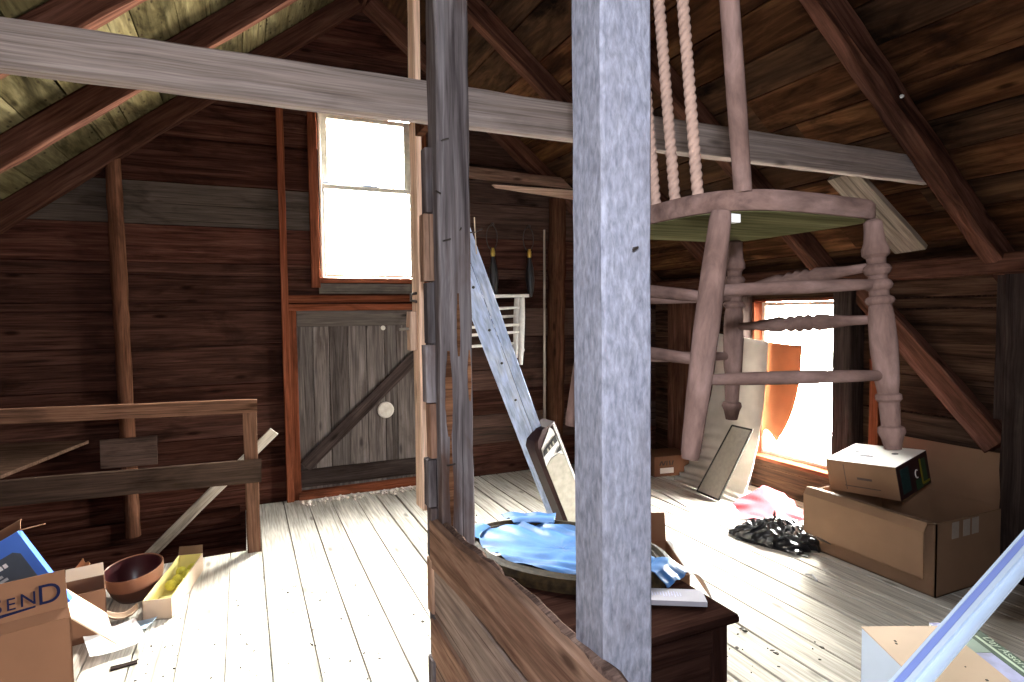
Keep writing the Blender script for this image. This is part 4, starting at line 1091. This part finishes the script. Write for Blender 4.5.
# printed product box tilted on it
rt = thing('product_box', 'printed box with handle holes and green and yellow side panel, tilted on the big carton', 'box', (3.60, 2.46, .445), rot=(math.radians(-5), math.radians(-10), math.radians(6)))
a_, b_, h_ = .34, .43, .20
mb = MB(); mb.box((0, 0, h_ / 2), (a_, b_, h_)); body = mb.build('box_body', M['card2'], rt, local=True)
mb = MB(); mb.box((0, 0, h_ + .001), (a_, b_, .002)); topc = mb.build('white_lid', M['whitecard'], rt, local=True)
mb = MB()
for (x_, y_, r1, r2) in ((-.04, .03, .05, .016), (.05, -.10, .02, .016), (.02, .12, .018, .014)):
    vs = [(x_ + r2 * math.cos(t * PI / 12), y_ + r1 * math.sin(t * PI / 12), h_ + .0022) for t in range(24)]
    mb = MB(); mb.prism(vs, (0, 0, .0006)); mb.build('handle_hole', M['black'], topc, local=True)
ys_ = -b_ / 2
mb = MB(); mb.box((0, ys_ - .001, h_ / 2), (a_, .002, h_)); sp = mb.build('printed_side', M['maroon'], rt, local=True)
mb = MB(); mb.box((-.09, ys_ - .0025, .10), (.09, .001, .15)); mb.build('teal_panel', M['tealp'], sp, local=True)
mb = MB(); mb.box((.115, ys_ - .0025, .09), (.05, .001, .16)); mb.box((.045, ys_ - .0025, .035), (.07, .001, .06)); mb.build('green_panel', M['greenp'], sp, local=True)
mb = MB(); mb.box((.082, ys_ - .003, .10), (.016, .001, .15)); mb.box((.12, ys_ - .003, .025), (.08, .001, .014)); mb.build('yellow_stripe', M['yellowp'], sp, local=True)
mb = MB(); mb.tube([(.03 + .016 * math.cos(t), ys_ - .004, .10 + .024 * math.sin(t)) for t in [.9 + i * .3 for i in range(15)]], .003, 6); mb.build('white_clip', M['whitecard'], sp, local=True)
mb = MB(); mb.box((-a_ / 2 - .0008, .10, .10), (.001, .004, .16)); mb.box((-a_ / 2 - .0008, .0, .045), (.001, .22, .005)); mb.box((-a_ / 2 - .0008, -.02, .10), (.001, .09, .014)); mb.build('printed_line', M['darkink'], body, local=True)

# white carton front right, gift box, metal rail
e1 = V((1.887 - 2.007, 1.189 - 1.427, 0)).normalized()
rt, _ = carton('white_carton', 'white carton with beige top in the lower right corner under the metal rail', (2.023, 1.161, 0), math.atan2(e1.y, e1.x) + PI / 2, .27, .46, .40, .005, M['bluewhite'], M['cardin'], {})
mb = MB(); mb.grid(lambda u, v: (-.136 + .272 * u, -.232 + .464 * v, .405 + .012 * math.sin(v * 2.6) * u), 8, 10, thick=.004); mb.build('top_flap', M['cardin'], rt, local=True)
mb = MB()
for i in range(6):
    x_, y_ = R.uniform(-.11, .11), R.uniform(-.2, .2); mb = MB(); mb.box((x_, y_, .4185), (R.uniform(.003, .007), R.uniform(.003, .010), .002)); mb.build('dirt_speck', M['debris'], rt, local=True)
rt = thing('gift_box', 'flat printed gift box with a green lettered edge beside the white carton', 'box', (2.216, 1.063, 0), math.atan2(e1.y, e1.x) + PI / 2)
mb = MB(); mb.box((0, 0, .1925), (.145, .60, .385)); body = mb.build('box_body', M['whitecard'], rt, local=True)
mb = MB(); mb.box((-.03, 0, .386), (.085, .60, .002)); tp_ = mb.build('picture_top', M['lavender'], rt, local=True)
mb = MB(); mb.box((-.03, .17, .3875), (.085, .13, .001)); mb.build('pale_patch', M['sage'], tp_, local=True)
mb = MB(); mb.box((.041, 0, .3872), (.063, .60, .003)); gs = mb.build('green_band', M['mossgreen'], rt, local=True)
text_mb('Day Assortment Christmas', .040, (.045, .20, .3895), (0, -1, 0), (1, 0, 0), .0004).build('lettering', M['palegreen'], gs, local=True)
mb = MB(); mb.box((.030, -.02, .3892), (.010, .46, .0006)); mb.build('small_print', M['palegreen'], gs, local=True)

rt = thing('metal_rail', 'long pale blue grooved metal rail leaning across the lower right corner', 'rail', (.9, .69, .0))
ra0, ra1 = V((.930, .712, .765)), V((1.70, .716, 1.145))
d_ = (ra1 - ra0).normalized(); toC = (V((0, 0, 1.55)) - (ra0 + ra1) / 2); toC = (toC - d_ * toC.dot(d_)).normalized(); sd_ = d_.cross(toC).normalized()
if sd_.z < 0: sd_ = -sd_
prof = [(.009, -.012), (.009, .010), (.004, .012), (.000, .004), (-.006, .004), (-.008, .012), (-.016, .012), (-.020, .000), (-.024, .000), (-.038, .010), (-.040, .008), (-.040, -.012)]
ra0 = ra0 - d_ * 1.6
mb = MB(); vs = [p_ + sd_ * a + toC * b for p_ in (ra0, ra1) for a, b in prof]; n = len(prof)
mb.add(vs, [(j, (j + 1) % n, n + (j + 1) % n, n + j) for j in range(n)] + [tuple(range(n)), tuple(range(2 * n - 1, n - 1, -1))])
mb.build('rail_profile', M['alu'], rt)
mb = MB(); mb.add([p_ + sd_ * a + toC * b for p_ in (ra0 + d_ * .001, ra1 - d_ * .001) for a, b in ((.003, .0125), (-.0075, .0125), (-.0075, .005), (.003, .005))], [(0, 1, 5, 4), (1, 2, 6, 5), (2, 3, 7, 6), (3, 0, 4, 7), (0, 3, 2, 1), (4, 5, 6, 7)])
mb.build('blue_groove', M['alublue'], rt)

# ------------------------------------------------------------------ litter on the boards (uncountable)
mb = MB()
def chip(x_, y_, s_):
    if x_ > 1.62 and (y_ < 1.62 or y_ > 2.2): s_ *= .6; x_ = .80 + (x_ - 1.62) * .9; y_ = 1.05 + (y_ * 7 % 1) * .4
    a = R.uniform(0, 6); c_, q_ = math.cos(a), math.sin(a); l_, w_ = s_, s_ * R.uniform(.3, .8)
    P_ = [(x_ + c_ * u * l_ - q_ * v * w_, y_ + q_ * u * l_ + c_ * v * w_) for u, v in ((-1, -.6), (.2, -1), (1, .1), (.1, .9))]
    mb.prism([(p_[0], p_[1], .0008) for p_ in P_], (0, 0, R.uniform(.002, .006)))
for i in range(260): chip(R.uniform(.75, 2.4), R.uniform(1.0, 3.0), R.choice([.003, .004, .006, .012]))
for i in range(110): chip(R.uniform(-.5, .55), R.uniform(2.2, 3.6), R.choice([.003, .004, .006]))
for i in range(80): chip(R.uniform(1.3, 1.95), R.uniform(3.6, 5.0), R.choice([.004, .006, .012]))
tag(mb.build('floor_litter', M['debris']), 'dark chips and grit scattered over the floor boards', 'litter', kind='stuff')
mb = MB()
for i in range(140):
    x_, y_ = R.uniform(.4, 1.5), YG - .09 - abs(R.gauss(0, .06)); s_ = R.uniform(.006, .022)
    mb.lathe((x_, y_, .001), (x_ + .004, y_, .001 + s_), [(0, s_ * .7), (.5, s_), (1, s_ * .4)], 6)
tag(mb.build('plaster_crumbs', M['crumbs']), 'pale crumbs lying along the gable door threshold', 'litter', kind='stuff')

# ------------------------------------------------------------------ light
W = bpy.data.worlds.new('overcast_sky'); sc.world = W; W.use_nodes = True
nt = W.node_tree; N, L = nt.nodes, nt.links
bg = N['Background']; tc = N.new('ShaderNodeTexCoord'); sp = N.new('ShaderNodeSeparateXYZ'); L.new(tc.outputs['Generated'], sp.inputs[0])
rz = ramp(N, [(.44, (.42, .40, .37)), (.52, (1, 1, 1))]); mr = N.new('ShaderNodeMapRange'); mr.inputs[1].default_value = -1; mr.inputs[2].default_value = 1
L.new(sp.outputs['Z'], mr.inputs[0]); L.new(mr.outputs[0], rz.inputs[0])
# the bright side of the sky is beyond the far gable and the right wall
ry = ramp(N, [(.46, (.010, .0105, .012)), (.60, (.09, .089, .088)), (.76, (.48, .47, .45)), (.92, (1.0, .97, .92))]); mr2 = N.new('ShaderNodeMapRange'); mr2.inputs[1].default_value = -1; mr2.inputs[2].default_value = 1
dt = N.new('ShaderNodeVectorMath'); dt.operation = 'DOT_PRODUCT'; dt.inputs[1].default_value = (.80, .42, .43); L.new(tc.outputs['Generated'], dt.inputs[0])
L.new(dt.outputs['Value'], mr2.inputs[0]); L.new(mr2.outputs[0], ry.inputs[0])
L.new(mixc(N, L, 1.0, rz.outputs[0], ry.outputs[0], 'MULTIPLY'), bg.inputs['Color'])
bg.inputs['Strength'].default_value = 520
def portal(nm, loc, size, rot):
    ld = bpy.data.lights.new(nm, 'AREA'); ld.shape = 'RECTANGLE'; ld.size, ld.size_y = size; ld.energy = 1
    ld.cycles.is_portal = True
    o = bpy.data.objects.new(nm, ld); COL.objects.link(o); o.location = loc; o.rotation_euler = rot
portal('sky_portal', ((WX0 + WX1) / 2, YG + .14, (WZ0 + WZ1) / 2), (WX1 - WX0, WZ1 - WZ0), (math.radians(-90), 0, 0))
portal('sky_portal', (XK + .17, (KY0 + KY1) / 2, (KZ0 + KZ1) / 2), (KZ1 - KZ0, KY1 - KY0), (0, math.radians(90), 0))
portal('sky_portal', ((RWX0 + RWX1) / 2, YR - .1, (RWZ0 + RWZ1) / 2), (RWX1 - RWX0, RWZ1 - RWZ0), (math.radians(90), 0, 0))

# the photographer's flash, just above the lens
fd = bpy.data.lights.new('flash', 'POINT'); fd.energy = 150; fd.color = (.90, .93, 1.0); fd.shadow_soft_size = .03
fo = bpy.data.objects.new('flash', fd); COL.objects.link(fo); fo.location = (.0, -.02, 1.80)

# ------------------------------------------------------------------ camera
F_, yaw, pit, rol = 602.67, .42025, .0467, -.01162
cy_, sy_ = math.cos(yaw), math.sin(yaw)
rg, fw, upv = V((cy_, -sy_, 0)), V((sy_, cy_, 0)), V((0, 0, 1))
f2 = fw * math.cos(pit) - upv * math.sin(pit); u2 = upv * math.cos(pit) + fw * math.sin(pit)
r3 = rg * math.cos(rol) + u2 * math.sin(rol); u3 = u2 * math.cos(rol) - rg * math.sin(rol)
cd = bpy.data.cameras.new('camera'); cd.sensor_width = 36; cd.lens = F_ / 1024 * 36; cd.clip_start = .02
co = bpy.data.objects.new('camera', cd); COL.objects.link(co)
co.matrix_world = Matrix(((r3.x, u3.x, -f2.x, 0), (r3.y, u3.y, -f2.y, 0), (r3.z, u3.z, -f2.z, 1.55), (0, 0, 0, 1)))
sc.camera = co
sc.view_settings.view_transform = 'Standard'; sc.view_settings.look = 'None'
sc.view_settings.exposure = 0; sc.view_settings.gamma = 1; sc.view_settings.use_curve_mapping = False
sc.cycles.use_denoising = True
sc.cycles.max_bounces = 8; sc.cycles.diffuse_bounces = 5; sc.cycles.sample_clamp_indirect = 12
